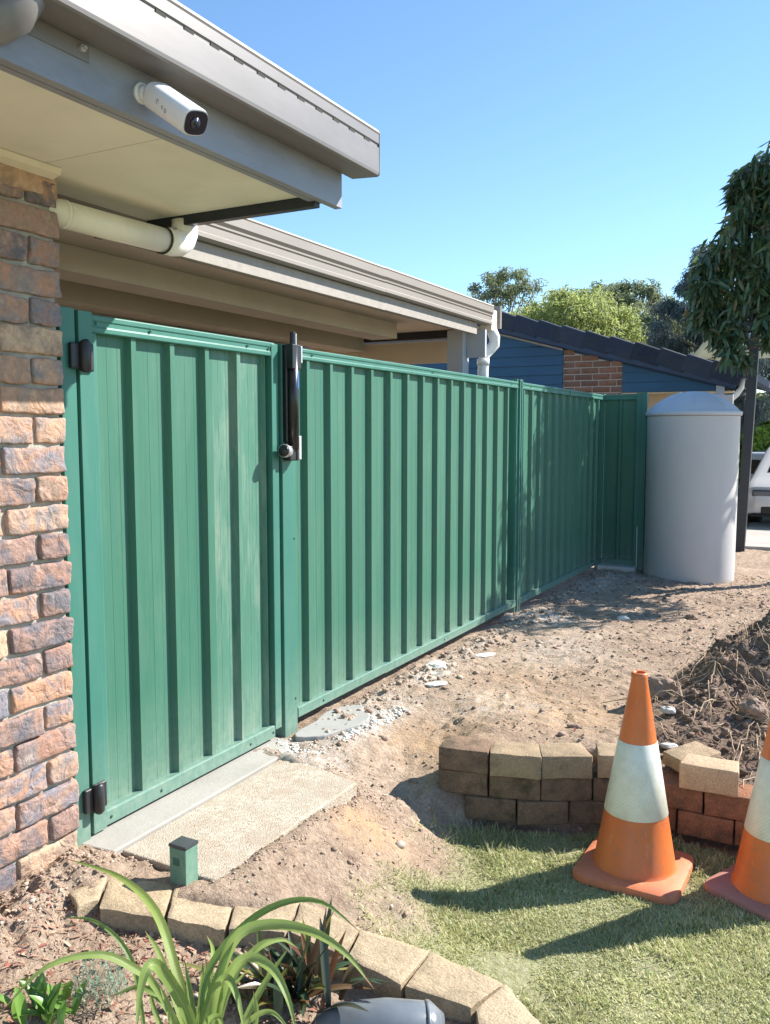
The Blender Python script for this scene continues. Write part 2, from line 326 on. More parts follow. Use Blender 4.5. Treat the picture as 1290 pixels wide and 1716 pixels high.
# ------------------------------------------------------------ mesh helpers
class MB:
    def __init__(s): s.v = []; s.f = []
    def add(s, vs, fs):
        n = len(s.v); s.v += [tuple(p) for p in vs]; s.f += [tuple(i+n for i in f) for f in fs]; return s
    def box(s, a, b):
        x0,y0,z0 = a; x1,y1,z1 = b
        return s.add([(x0,y0,z0),(x1,y0,z0),(x1,y1,z0),(x0,y1,z0),(x0,y0,z1),(x1,y0,z1),(x1,y1,z1),(x0,y1,z1)],
                     [(0,3,2,1),(4,5,6,7),(0,1,5,4),(1,2,6,5),(2,3,7,6),(3,0,4,7)])
    def extrude(s, poly, d, close=True):           # poly: list of 3d points, d: offset vector
        n = len(poly); d = Vector(d); P2 = [Vector(p)+d for p in poly]
        fs = [(i, (i+1) % n, n+(i+1) % n, n+i) for i in range(n if close else n-1)]
        if close: fs += [tuple(range(n-1,-1,-1)), tuple(range(n, 2*n))]
        return s.add(list(poly)+P2, fs)
    def tube(s, pts, rad, n=10, cap=True):
        pts = [Vector(p) for p in pts]; rad = rad if isinstance(rad, (list,tuple)) else [rad]*len(pts)
        vs = []; up = None
        for i, p in enumerate(pts):
            d = (pts[min(i+1,len(pts)-1)]-pts[max(i-1,0)]).normalized()
            if up is None: up = Vector((0,0,1)) if abs(d.z) < .9 else Vector((1,0,0))
            a = d.cross(up).normalized(); b = a.cross(d).normalized(); up = b
            for k in range(n):
                th = 2*math.pi*k/n; vs.append(p+(a*math.cos(th)+b*math.sin(th))*rad[i])
        fs = [(i*n+k, i*n+(k+1) % n, (i+1)*n+(k+1) % n, (i+1)*n+k) for i in range(len(pts)-1) for k in range(n)]
        if cap: fs += [tuple(range(n-1,-1,-1)), tuple(range((len(pts)-1)*n, len(pts)*n))]
        return s.add(vs, fs)
    def lathe(s, prof, c=(0,0,0), n=32):
        vs = []
        for r, z in prof:
            for k in range(n):
                th = 2*math.pi*k/n; vs.append((c[0]+r*math.cos(th), c[1]+r*math.sin(th), c[2]+z))
        fs = [(i*n+k, i*n+(k+1) % n, (i+1)*n+(k+1) % n, (i+1)*n+k) for i in range(len(prof)-1) for k in range(n)]
        return s.add(vs, fs)
    def mesh(s, name, mat, smooth=False, off=(0,0,0)):
        me = bpy.data.meshes.new(name); o = Vector(off)
        me.from_pydata([tuple(Vector(p)-o) for p in s.v], [], s.f); me.update()
        bm = bmesh.new(); bm.from_mesh(me); bmesh.ops.recalc_face_normals(bm, faces=bm.faces); bm.to_mesh(me); bm.free()
        if mat: me.materials.append(mat)
        if smooth:
            for p in me.polygons: p.use_smooth = True
        return me
def wloc(o):
    v = Vector((0,0,0))
    while o: v += o.location; o = o.parent
    return v
def build(name, mb, mat, parent=None, smooth=False, bevel=0, loc=None, seg=2):
    """world coordinates in, one linked object out"""
    off = Vector(loc) if loc is not None else (wloc(parent) if parent else Vector((0,0,0)))
    me = mb.mesh(name, M[mat] if isinstance(mat, str) else mat, smooth, off)
    o = bpy.data.objects.new(name, me); C.objects.link(o)
    o.location = off-(wloc(parent) if parent else Vector((0,0,0)))
    if parent: o.parent = parent
    if bevel:
        bv = o.modifiers.new('bevel', 'BEVEL'); bv.width = bevel; bv.segments = seg; bv.limit_method = 'ANGLE'; bv.angle_limit = R(35)
    return o
def put(name, me, parent, loc, rot=(0,0,0), scale=(1,1,1)):
    o = bpy.data.objects.new(name, me); C.objects.link(o); o.parent = parent
    o.location = Vector(loc)-(wloc(parent) if parent else Vector((0,0,0))); o.rotation_euler = rot; o.scale = scale
    return o
def thing(name, label, cat, loc=(0,0,0), group=None):
    o = bpy.data.objects.new(name, None); C.objects.link(o); o.location = loc; o.empty_display_size = .1
    return tag(o, label, cat, group)
def tag(o, label=None, cat=None, group=None, kind=None):
    if label: o['label'] = label
    if cat: o['category'] = cat
    if group: o['group'] = group
    if kind: o['kind'] = kind
    return o
def fast_mesh(name, V, F, mat, smooth=False):
    """V (n,3) array, F (m,k) array with constant k"""
    me = bpy.data.meshes.new(name); V = np.asarray(V, np.float32); F = np.asarray(F, np.int32); k = F.shape[1]
    me.vertices.add(len(V)); me.vertices.foreach_set('co', V.ravel())
    me.loops.add(F.size); me.loops.foreach_set('vertex_index', F.ravel())
    me.polygons.add(len(F)); me.polygons.foreach_set('loop_start', np.arange(0, F.size, k, dtype=np.int32))
    me.polygons.foreach_set('loop_total', np.full(len(F), k, np.int32))
    if smooth: me.polygons.foreach_set('use_smooth', np.ones(len(F), bool))
    me.update(calc_edges=True); me.materials.append(M[mat] if isinstance(mat, str) else mat); return me
def rough_block(name, L, D, H, mat, r=.008, amp=.003, cuts=(6,3,3), seed=0, taper=0., nscale=14):
    """irregular block centred on x,y with its base at z=0; taper narrows the -y... back (+y) side"""
    bm = bmesh.new(); bmesh.ops.create_cube(bm, size=1)
    for ax, c in enumerate(cuts):
        es = [e for e in bm.edges if abs((e.verts[0].co-e.verts[1].co)[ax]) > 1e-4 and abs((e.verts[0].co-e.verts[1].co)[(ax+1)%3]) < 1e-4 and abs((e.verts[0].co-e.verts[1].co)[(ax+2)%3]) < 1e-4]
        bmesh.ops.subdivide_edges(bm, edges=es, cuts=c, use_grid_fill=True)
    hx, hy, hz = L/2, D/2, H/2
    for v in bm.verts:
        q = v.co.copy()
        # cluster the outer rings near the edges for a crisp rounded corner
        for i, c in enumerate(cuts):
            a = abs(q[i]); st = .5-1/(c+1)
            if .49 > a > st-.01: q[i] = math.copysign(.5-r*1.2/(L,D,H)[i], q[i])
        p = Vector((q.x*L, q.y*D, q.z*H))
        inner = Vector((max(-hx+r, min(hx-r, p.x)), max(-hy+r, min(hy-r, p.y)), max(-hz+r, min(hz-r, p.z))))
        d = p-inner
        if d.length > 1e-6: p = inner+d.normalized()*r
        nv = noise.noise_vector(p*nscale+Vector((seed*7.1, seed*3.3, seed)))+.5*noise.noise_vector(p*nscale*2.6+Vector((seed*2.1, seed, 5)))
        p += nv*amp
        if taper: p.x *= 1-taper*(p.y/D+.5)
        v.co = p+Vector((0,0,hz))
    bmesh.ops.recalc_face_normals(bm, faces=bm.faces)
    me = bpy.data.meshes.new(name); bm.to_mesh(me); bm.free(); me.materials.append(M[mat])
    for p in me.polygons: p.use_smooth = True
    return me
def sstep(a, b, x): t = np.clip((x-a)/(b-a), 0, 1); return t*t*(3-2*t)
# value noise on numpy grids
_perm = rng.random((256,256))
def vnoise(x, y):
    xi = np.floor(x).astype(int); yi = np.floor(y).astype(int); fx = x-xi; fy = y-yi
    fx = fx*fx*(3-2*fx); fy = fy*fy*(3-2*fy)
    g = lambda a, b: _perm[a & 255, b & 255]
    return ((g(xi,yi)*(1-fx)+g(xi+1,yi)*fx)*(1-fy)+(g(xi,yi+1)*(1-fx)+g(xi+1,yi+1)*fx)*fy)*2-1
def fbm(x, y, o=4, l=2.1, g=.5):
    s = 0; a = 1
    for i in range(o): s = s+a*vnoise(x+i*17.3, y+i*9.1); x = x*l; y = y*l; a *= g
    return s

# ------------------------------------------------------------ ground
OUT = [(0.241,1.811),(0.257,1.976),(0.459,2.058),(0.642,2.157),(0.826,2.246),(1.052,2.246),(1.269,2.289),(1.51,2.292),(1.665,2.198),(1.763,2.093),(1.83,1.93)]
INN = [(0.322,1.625),(0.37,1.812),(0.573,1.888),(0.748,1.961),(0.891,2.073),(1.081,2.098),(1.268,2.099),(1.466,2.147),(1.547,2.03),(1.615,1.951),(1.66,1.82)]
MIDX = [0.,.24,.31,.515,.695,.86,1.066,1.268,1.49,1.61,1.70,1.80]; MIDY = [1.88,1.82,1.89,1.973,2.06,2.16,2.17,2.195,2.22,2.115,2.01,1.75]
ETX = [0,.257,.459,.642,.826,1.052,1.269,1.51,1.665,1.763,1.9]; ETZ = [-.03,-.035,-.055,-.08,-.11,-.14,-.175,-.205,-.23,-.245,-.25]
WX = [.70,.79,1.01,1.22,1.43,1.68,2.02,2.6,3.4]; WY = [3.36,3.38,3.43,3.49,3.61,3.69,3.69,3.60,3.4]   # front foot of the block wall
def bed_mask(x, y):
    ym = np.interp(x, MIDX, MIDY); inside = sstep(.03, -.03, y-ym)*sstep(1.80, 1.70, x)
    return inside
def blob(x, y, cx, cy, rx, ry, p=2): return np.exp(-(np.abs((x-cx)/rx)**p+np.abs((y-cy)/ry)**p))
def height(x, y, rough=True):
    yw = np.interp(x, WX, WY)
    h = np.full_like(x, -.055)
    wdt = .02+.58*sstep(1.00, .66, x)
    lawn_side = sstep(1., -1., (y-(yw+.07+.45*sstep(.80,.45,x)))/wdt)                     # 1 in front of the wall
    s0 = .64-.34*sstep(2.5, 3.4, y); tt = np.clip((x+.04*(y-2.7)-s0)/(.62+.12*sstep(2.5,3.4,y)), 0, 1); drop = (.55*tt+.45*tt*tt*(3-2*tt))*.268+sstep(1.3, 1.7, x)*.008
    ynear = sstep(3.9, 3.2, y)
    front = -.055-drop
    front = front-.004
    back = -.055+.02*sstep(.6, 1.0, x)*sstep(4.6, 3.9, y)*sstep(1.8,1.4,x)-.06*sstep(1.4,1.7,x)*sstep(4.3,3.9,y)-.03*sstep(5, 9, y)*sstep(.3, 1.5, x)
    h = back*(1-lawn_side)+front*lawn_side
    # heap of dug earth
    cx = np.array([1.38,1.62,2.0,2.6,3.4,4.6]); cy = np.array([4.75,4.95,5.4,5.8,6.1,6.4]); ch = np.array([0.0,.13,.40,.62,.75,.6])
    yc = np.interp(x, cx, cy); A = np.interp(x, cx, ch)*sstep(5.6, 4.4, x)
    d = y-yc; wd = np.where(d > 0, .38, .75)
    md = A*np.exp(-(d/wd)**2)
    h = h+np.where(y > yw+.07, md, 0)
    bm_ = bed_mask(x, y)
    h = h*(1-bm_)+bm_*(np.interp(x, ETX, ETZ)-.045-.035*sstep(.5, 1.2, x)+.02*sstep(.35, .05, x))
    if rough:
        r1 = fbm(x*2.2, y*2.2, 3)*.012+fbm(x*9, y*9, 3)*.0075+fbm(x*34, y*34, 2)*.0038
        cl = np.clip(fbm(x*13+40, y*13, 4)-.15, 0, 1)*.035
        moundy = np.clip(md*5, 0, 1)
        lawnm = lawn_mask(x, y)
        h = h+r1*(1-.5*lawnm)+cl*moundy*1.3+moundy*np.abs(fbm(x*5, y*5, 4))*.06+moundy*fbm(x*26, y*26, 3)*.014+cl*.35*bm_+np.clip(fbm(x*17+9, y*17, 3)-.35,0,1)*.02*(1-lawnm)
        near_fence = np.exp(-(np.abs(x-.16)/.16)**2)*sstep(3.4, 3.7, y)*sstep(9.6, 9, y)
        h = h+near_fence*(.012+np.abs(fbm(x*16, y*16, 3))*.02)
        insl = sstep(-.35,-.3,x)*sstep(.60,.55,x)*sstep(2.10,2.16,y)*sstep(3.10,3.02,y); h = h-.045*insl
        h = h+.012*np.clip(blob(x,y,.62,2.55,.05,.6,4)+blob(x,y,.35,3.14,.35,.05,4),0,1)
        pier = np.exp(-(((x-.16)/.14)**2))*sstep(2.12, 1.98, y)*.05
        h = h+pier*(1+.6*fbm(x*20, y*20, 3))*sstep(1.2, 1.5, y)
    return h
def lawn_mask(x, y):
    yw = np.interp(x, WX, WY)
    n = fbm(x*3.1+7, y*3.1, 4)
    e = sstep(.86, 1.16, x-.16*n-.10*sstep(2.6,3.0,y)*sstep(3.3,3.0,y))
    m = e*(y < yw)*(1-bed_mask(x, y))
    far = sstep(3.2, 4.2, x)*sstep(2.9, 2.3, y)
    return np.clip(np.maximum(m, far*(1-bed_mask(x, y))), 0, 1)
xs = np.unique(np.concatenate([np.array([-400,-200,-90,-40,-20,-10,-6,-4,-2.5,-1.5,-.8]), np.arange(-.4,2.9,.016), np.arange(2.9,5.5,.05), np.arange(5.5,12,.4), np.array([13,16,20,30,50,100,200,400])]))
ys = np.unique(np.concatenate([np.array([-400,-200,-80,-30,-12,-5,-2,0,.6,1.0]), np.arange(1.2,5.6,.016), np.arange(5.6,10,.03), np.arange(10,16,.12), np.arange(16,30,1.), np.array([35,45,60,90,150,250,500,900])]))
X, Y = np.meshgrid(xs, ys); Z = height(X, Y)
flat = np.clip(sstep(14, 24, Y)+sstep(8, 14, X)+sstep(-.5, -2, X)+sstep(1, -2, Y), 0, 1); Z = Z*(1-flat)+(-.09)*flat
nx, ny = len(xs), len(ys); idx = np.arange(nx*ny).reshape(ny, nx)
F = np.stack([idx[:-1,:-1], idx[:-1,1:], idx[1:,1:], idx[1:,:-1]], -1).reshape(-1,4)
gm = fast_mesh('ground', np.stack([X.ravel(),Y.ravel(),Z.ravel()],1), F, 'ground', True)
def blob(x, y, cx, cy, rx, ry, p=2): return np.exp(-(np.abs((x-cx)/rx)**p+np.abs((y-cy)/ry)**p))
lm = lawn_mask(X, Y)
cem = blob(X,Y,.22,3.75,.13,.38,4)*.95+blob(X,Y,.20,4.6,.09,.16)+blob(X,Y,.25,6.55,.28,.28)*1.1+blob(X,Y,.22,8.2,.2,.8)*.7+blob(X,Y,.75,4.3,.3,.25)*.5+blob(X,Y,.65,5.6,.3,.5)*.45+blob(X,Y,.18,3.2,.22,.12)*1.2+blob(X,Y,.12,5.3,.1,.9)*.5+blob(X,Y,.55,9.0,.4,.25)*.5
ora = blob(X,Y,1.02,4.30,.38,.28)*.95+blob(X,Y,.62,3.75,.25,.2)*.8+blob(X,Y,.74,2.85,.15,.14)*1.0+blob(X,Y,.7,4.9,.3,.5)*.35
col = np.stack([lm, np.clip(cem,0,1), np.clip(ora,0,1), np.ones_like(lm)], -1).reshape(-1,4).astype(np.float32)
ca = gm.color_attributes.new('zones', 'FLOAT_COLOR', 'POINT'); ca.data.foreach_set('color', col.ravel())
hpv = sstep(1.42,1.65,X)*(Y > np.interp(X, WX, WY)+.05)*sstep(6.6,5.9,Y-.55*(X-1.9))
ha = gm.attributes.new('heap', 'FLOAT', 'POINT'); ha.data.foreach_set('value', np.clip(hpv,0,1).ravel().astype(np.float32))
g_o = bpy.data.objects.new('ground', gm); C.objects.link(g_o); tag(g_o, kind='structure')
def hz(x, y): return float(height(np.array([float(x)]), np.array([float(y)]))[0])

# concrete slabs at the gate
def slab(name, poly, z0, z1, mat, label=None, cuts=0):
    mb = MB().extrude([(x,y,z0) for x,y in poly], (0,0,z1-z0))
    o = build(name, mb, mat, bevel=.006); tag(o, kind='structure'); return o
slab('path', [(.155,2.13),(.60,2.12),(.575,2.60),(.585,3.03),(.33,3.10),(.15,3.14)], -.16, -.049, 'aggregate')
slab('path', [(-.30,2.06),(.145,2.10),(.14,3.16),(.05,3.30),(-.30,3.33)], -.16, -.043, 'smooth_concrete')
slab('driveway', [(1.0,12.0),(7.5,12.2),(7.5,22),(.9,22)], -.14, -.05, 'driveway')

# ------------------------------------------------------------ near brick house
house = thing('house', 'brick house corner with wide eave, grey gutter and cream soffit above the gate', 'house', (0,1.9,-.05))
wall = build('brick_wall', MB().box((-.20,1.05,-.15),(.034,2.026,2.24)), 'mortar', house)
variants_s = [rough_block('brick', .243, .10, .083, 'brick', .007, .0068, (9,3,5), s, nscale=19) for s in range(7)]
variants_h = [rough_block('brick', .118, .10, .083, 'brick', .008, .0065, (6,3,5), s+20, nscale=19) for s in range(5)]
pitch = .0945; top = 2.213; nb = 0
for r_ in range(-1, 26):
    zt = top-r_*pitch; z0 = zt-.083-.006
    if z0 < -.16: break
    if z0+.083 > 2.238: z0 = 2.238-.083
    half = (r_ % 2 == 0) if r_ < 7 else (r_ % 2 == 1)
    half = (r_ % 2 == 0)
    yr = 2.045-random.uniform(0,.008)
    first = True; y = yr
    while y > 1.1:
        if first and half: me = random.choice(variants_h); Lb = .118
        else: me = random.choice(variants_s); Lb = .243
        o = put('brick', me, wall, (.0-.0+random.uniform(-.004,.004), y-Lb/2, z0+random.uniform(-.0025,.0025)),
                (random.uniform(-.012,.012), random.uniform(-.01,.01), R(90)+(math.pi if random.random() < .5 else 0)+random.uniform(-.012,.012)))
        first = False; y -= Lb+.013
# soffit in two sheets with an open joint
build('soffit_panel', MB().box((-.45,-.6,2.242),(.628,1.956,2.252)), 'soffit', house)
build('soffit_panel', MB().box((-.45,1.960,2.242),(.628,2.66,2.252)), 'soffit', house)
build('cornice', MB().extrude([(.05,1.0,2.240),(.095,1.0,2.240),(.085,1.0,2.222),(.05,1.0,2.212)], (0,1.02,0)), 'cornice', house)
fa = MB().extrude([(.632,-.6,2.222),(.662,-.6,2.222),(.662,-.6,2.40),(.632,-.6,2.40)], (0,3.40,0))
fo = build('fascia', fa, 'fascia_paint', house, bevel=.002)
build('fascia_lip', MB().box((.606,-.6,2.222),(.630,2.66,2.238)), 'fascia_paint', fo)
build('end_trim', MB().box((-.45,2.663,2.205),(.630,2.70,2.275)), 'post_dark', house, bevel=.003)
build('end_board', MB().box((-.45,2.702,2.23),(.630,2.73,2.46)), 'fascia_paint', house)
# gutter: quad profile with bead, slotted groove, front and end cap
gp = [(.664,2.345),(.772,2.338),(.778,2.342),(.780,2.352),(.780,2.438),(.775,2.442),(.775,2.449),(.780,2.453),(.780,2.484),(.783,2.490),(.780,2.499),(.770,2.501),(.764,2.496),(.764,2.49),(.772,2.486),(.772,2.352),(.770,2.348),(.664,2.353)]
go = build('gutter', MB().extrude([(x,-.6,z) for x,z in gp], (0,3.468,0)), 'gutter_paint', house)
slm = MB().box((-.0017,-.018,-.005),(.0017,.018,.005)).mesh('overflow_slot', M['dark_gap'])
for k in range(18): put('overflow_slot', slm, go, (.7758,2.782-k*.105,2.4455))
build('gutter_end', MB().extrude([(x,2.868,z) for x,z in [(.664,2.345),(.772,2.338),(.781,2.345),(.782,2.50),(.664,2.49)]], (0,.004,0)), 'gutter_paint', go)
rv = MB()
for (z) in (2.36,2.40,2.44,2.48): rv.lathe([(0,.0),(.003,.0)], (.7,2.87,z), 8)
build('roof_edge', MB().extrude([(.60,-.6,2.50),(.70,-.6,2.476),(.70,-.6,2.486),(-1.5,-.6,3.05),(-1.5,-.6,3.0)], (0,3.42,0)), 'tile', house)
# plate and bolt
pl = build('bracket_plate', MB().box((.663,-.4,2.30),(.666,1.60,2.342)), 'gutter_paint', house, bevel=.001)
build('bolt', MB().tube([(.666,1.575,2.325),(.674,1.575,2.325)], .009, 10).tube([(.674,1.575,2.325),(.682,1.575,2.325)], .005, 8), 'silver', pl)
# painted elbow turning out of the gutter
pts = [(.715,1.36,2.38),(.715,1.36,2.345),(.705,1.345,2.310),(.68,1.32,2.285),(.64,1.29,2.270),(.50,1.19,2.262),(.25,1.02,2.255)]
eb = build('downpipe_elbow', MB().tube(pts, [.052,.052,.051,.050,.049,.048,.048], 24), 'gutter_paint', house, True)
build('pipe_collar', MB().tube([(.715,1.36,2.37),(.715,1.36,2.345)], .057, 24), 'gutter_paint', eb, True)
# cream storm pipe running below the soffit
pp = MB().tube([(-.005,2.015,2.128),(.0,2.3,2.13),(.0,2.585,2.135)], .046, 24)
pipe = build('storm_pipe', pp, 'pvc', house, True)
el = MB().tube([(.0,2.580,2.135),(.0,2.63,2.135),(.0,2.665,2.141),(.0,2.69,2.157),(.0,2.702,2.181),(.0,2.704,2.23)], [.051,.051,.051,.051,.051,.051], 24)
build('pipe_elbow', el, 'pvc_white', pipe, True)
build('pipe_collar', MB().tube([(.0,2.09,2.129),(.0,2.105,2.129)], .0475, 24), 'pvc', pipe, True)
build('joint_ring', MB().tube([(.0,2.575,2.135),(.0,2.580,2.135)], .0525, 24), 'dark_gap', pipe, True)

# security camera
sc_ = thing('security_camera', 'white bullet security camera bolted to the grey fascia under the gutter', 'security camera', (.662,1.77,2.285))
A = Vector((.700,1.79,2.283)); B = Vector((.845,1.775,2.185)); ax = (B-A).normalized()
mt = MB().tube([(.662,1.775,2.288),(.672,1.775,2.287)], [.027,.026], 20).tube([(.672,1.775,2.287),(.684,1.777,2.285)], [.021,.019], 20)
build('mount', mt, 'camera_white', sc_, True)
build('swivel', MB().tube([(.680,1.776,2.286),(.690,1.78,2.286),(.700,1.785,2.284),(.712,1.788,2.278)], [.013,.018,.017,.014], 16), 'camera_white', sc_, True)
def oval_body(mb, a, b, w, h, n=28, insets=((0,.80),(.03,1),(.97,1),(1.,.96))):
    d = (b-a); L_ = d.length; d = d.normalized(); side = d.cross(Vector((0,0,1))).normalized(); up = side.cross(d).normalized()
    side, up = (side*math.cos(R(-12))+up*math.sin(R(-12))), (up*math.cos(R(-12))-side*math.sin(R(-12)))
    vs = []; fs = []
    for t_, s_ in insets:
        for k in range(n):
            th = 2*math.pi*k/n; c_, s2 = math.cos(th), math.sin(th); e = .62
            vs.append(a+d*L_*t_+side*(math.copysign(abs(c_)**e, c_)*w*s_)+up*(math.copysign(abs(s2)**e, s2)*h*s_))
    m_ = len(insets)
    for i in range(m_-1):
        for k in range(n): fs.append((i*n+k, i*n+(k+1)%n, (i+1)*n+(k+1)%n, (i+1)*n+k))
    fs += [tuple(range(n-1,-1,-1)), tuple(range((m_-1)*n, m_*n))]
    mb.add(vs, fs); return side, up, d
mb = MB(); S_, U_, D_ = oval_body(mb, A, B, .038, .034); bo = build('body', mb, 'camera_white', sc_, True)
md_ = bo.modifiers.new('e', 'EDGE_SPLIT'); md_.split_angle = R(40)
mb = MB(); oval_body(mb, B-D_*.002, B+D_*.004, .0335, .0295, insets=((0,1),(1,1))); lf = build('lens_face', mb, 'lens_glass', sc_)
mb = MB().tube([B+D_*.003-U_*.0+S_*.004, B+D_*.007+S_*.004], .0135, 20); build('lens', mb, 'lens_ring', lf, True)
mb = MB().tube([B+D_*.007+S_*.004, B+D_*.0075+S_*.004], .008, 16); build('lens_pupil', mb, 'lens_glass', lf, True)
# small printed emblem on the side facing the viewer
em = MB(); q0 = A+(B-A)*.36-S_*.0382
if (Vector((2.3,0,1.4))-(A+B)/2).dot(S_) > 0: q0 = A+(B-A)*.36+S_*.0382
mb = MB()
for dx_, rr_ in ((0,.006),(.022,.0045),(.036,.0055)):
    c0 = q0+D_*dx_+U_*(.004-dx_*.25)
    n = 18; vs = []; fs = []
    nrm = (S_ if (Vector((2.3,0,1.4))-(A+B)/2).dot(S_) > 0 else -S_)*.0006
    for k in range(n):
        th = 2*math.pi*k/n
        for r2 in (rr_, rr_*.62): vs.append(c0+nrm+D_*math.cos(th)*r2*.8+U_*math.sin(th)*r2)
    fs = [(2*k, 2*((k+1)%n), 2*((k+1)%n)+1, 2*k+1) for k in range(n if dx_ else n-4)]
    mb.add(vs, fs)
build('printed_emblem', mb, 'print_grey', bo)

# ------------------------------------------------------------ patio cover behind the fence
pat = thing('patio_cover', 'flat beige patio cover with long gutter behind the green fence', 'patio cover', (-.2,4,0))
gx = -.15; Y0, Y1 = 1.2, 6.50
gp2 = [(gx-.11,2.245),(gx-.015,2.235),(gx,2.245),(gx,2.262),(gx-.006,2.268),(gx-.006,2.30),(gx,2.306),(gx,2.315),(gx+.012,2.33),(gx+.012,2.372),(gx+.016,2.378),(gx+.01,2.388),(gx-.004,2.386),(gx-.004,2.376),(gx+.002,2.33),(gx-.016,2.262),(gx-.11,2.255)]
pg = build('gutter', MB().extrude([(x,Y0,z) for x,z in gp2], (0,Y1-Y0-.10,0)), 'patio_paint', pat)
build('gutter_end', MB().extrude([(gx+.016,Y1+.03,2.225),(gx+.016,Y1+.03,2.40),(gx-.11,Y1+.03,2.40),(gx-.11,Y1+.03,2.225)], (0,.03,0)), 'patio_paint', pg)
build('downpipe_head', MB().box((gx-.10,Y1-.10,2.20),(gx-.006,Y1+.03,2.36)), 'patio_ceiling', pg)
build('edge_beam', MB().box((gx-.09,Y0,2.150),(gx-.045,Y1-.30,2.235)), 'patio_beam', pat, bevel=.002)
build('ceiling', MB().box((-3.2,Y0,2.215),(gx-.112,Y1-.05,2.235)), 'patio_ceiling', pat)
build('roof_sheet', MB().extrude([(gx-.11,Y0,2.36),(-3.2,Y0,2.66),(-3.2,Y0,2.62),(gx-.11,Y0,2.33)], (0,Y1-Y0,0)), 'tile', pat)
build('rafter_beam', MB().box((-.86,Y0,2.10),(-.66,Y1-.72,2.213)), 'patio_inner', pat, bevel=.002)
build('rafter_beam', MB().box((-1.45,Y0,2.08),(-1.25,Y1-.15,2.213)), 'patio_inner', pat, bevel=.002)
build('cross_beam', MB().box((-3.2,Y1-.16,2.155),(gx-.13,Y1-.06,2.213)), 'post_dark', pat)
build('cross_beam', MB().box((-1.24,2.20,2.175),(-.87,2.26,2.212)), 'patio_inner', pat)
build('end_panel', MB().box((-3.2,Y1-.05,1.97),(-.50,Y1-.01,2.150)), 'tan_paint', pat)
build('back_wall', MB().box((-3.3,Y0,-.1),(-3.2,Y1,2.2)), 'tan_paint', pat)
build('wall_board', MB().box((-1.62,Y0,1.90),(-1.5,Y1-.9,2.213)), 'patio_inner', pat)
build('post', MB().box((-.47,6.26,-.1),(-.335,6.38,2.2)), 'grey_wall', pat, bevel=.004)
build('post_bracket', MB().extrude([(-.335,6.33,2.2),(-.18,6.33,2.2),(-.18,6.33,1.99),(-.33,6.33,1.99)], (0,.03,0)), 'grey_wall', pat)
dp = build('downpipe', MB().tube([(-.19,6.47,2.22),(-.16,6.48,2.15),(-.165,6.49,2.10),(-.20,6.47,2.055),(-.23,6.44,2.01),(-.235,6.43,1.9),(-.235,6.43,-.05)], .043, 16), 'pvc_white', pat, True)
build('pipe_collar', MB().tube([(-.235,6.43,1.985),(-.235,6.43,1.935)], .049, 16), 'pvc_white', dp, True)

# ------------------------------------------------------------ blue house with tiled roof
YB = 12.0
bh = thing('blue_house', 'dark blue weatherboard gable house with charcoal tiled roof and brick strip', 'house', (-.8,YB,0))
def ztile(x): return 3.155-(x+2.23)*.2778
def zunder(x): return ztile(x)-.305
slope = math.atan(.2778)
# weatherboards, each lapped over the one below
bw = .135
def board(x0, x1, z0):
    z1 = z0+bw+.012
    zt0, zt1 = min(z1, zunder(x0)-.01), min(z1, zunder(x1)-.01)
    if zt0 <= z0+.01: return
    if zt1 < z0+.005:
        xe = x0
        while zunder(xe)-.01 > z0+.006 and xe < x1: xe += .01
        poly = [(x0,z0),(xe,z0),(x0 if zt0 < z1 else xe-.15, zt0)]
        x1 = xe; zt1 = z0+.006
    xm = x0
    pts_ = [(x0,z0),(x1,z0),(x1,zt1)]
    if zt1 < z1:
        n = 8
        for k in range(1, n):
            xx = x1+(x0-x1)*k/n; pts_.append((xx, min(z1, zunder(xx)-.01)))
    pts_.append((x0,zt0))
    vs = [(x, YB-.018-.0*(z-z0), z) for x,z in pts_]
    n = len(vs); back = [(x, YB+.02, z) for x,z in pts_]
    fr = [(x, YB-.022+.018*(z-z0)/bw, z) for x,z in pts_]
    mb = MB().add(fr+back, [tuple(range(n)), tuple(range(2*n-1,n-1,-1))]+[(i,(i+1)%n,n+(i+1)%n,n+i) for i in range(n)])
    build('siding_board', mb, 'blue_board', bh)
z = 1.955
k = 0
while z < 3.9:
    board(-6.5, -1.262, z)
    if z < 2.4: board(-.43, .86, z)
    z += bw; k += 1
build('gable_core', MB().extrude([(-6.5,YB+.02,1.5),(-1.2,YB+.02,1.5),(-.43,YB+.02,1.93),(.86,YB+.02,1.95),(1.0,YB+.02,2.03),(-6.5,YB+.02,4.08)], (0,.1,0)), 'blue_board', bh)
bs_ = build('brick_strip', MB().extrude([(-1.255,YB-.004,-.1),(-.435,YB-.004,-.1),(-.435,YB-.004,zunder(-.435)-.02),(-1.255,YB-.004,zunder(-1.255)-.02)], (0,.02,0)), 'far_mortar', bh)
fb = [rough_block('brick', .238, .06, .076, 'far_brick', .004, .001, (1,1,1), s) for s in range(3)]
fh = [rough_block('brick', .150, .06, .076, 'far_brick', .004, .001, (1,1,1), s) for s in range(2)]
z = 1.70; r_ = 0
while z < 2.75:
    x = -1.25
    lens = [.150,.238,.238,.238] if r_ % 2 else [.238,.238,.238,.238]
    for L_ in lens:
        L_ = min(L_, -.437-x)
        if L_ > .05 and z < zunder(x+L_)-.0:
            src = random.choice(fb if L_ > .2 else fh); sx = L_/(.238 if L_ > .2 else .150)
            put('brick', src, bs_, (x+L_/2, YB-.012+.03, z), (0,0,0), (sx,1,1))
        x += L_+.012
    z += .0875; r_ += 1
build('lower_wall', MB().box((-6.5,YB+.05,-.1),(-1.26,YB+.2,1.95)), 'blue_board', bh)
build('lower_wall', MB().box((-.43,YB+.45,-.1),(.80,YB+.6,1.98)), 'cream_wall', bh)
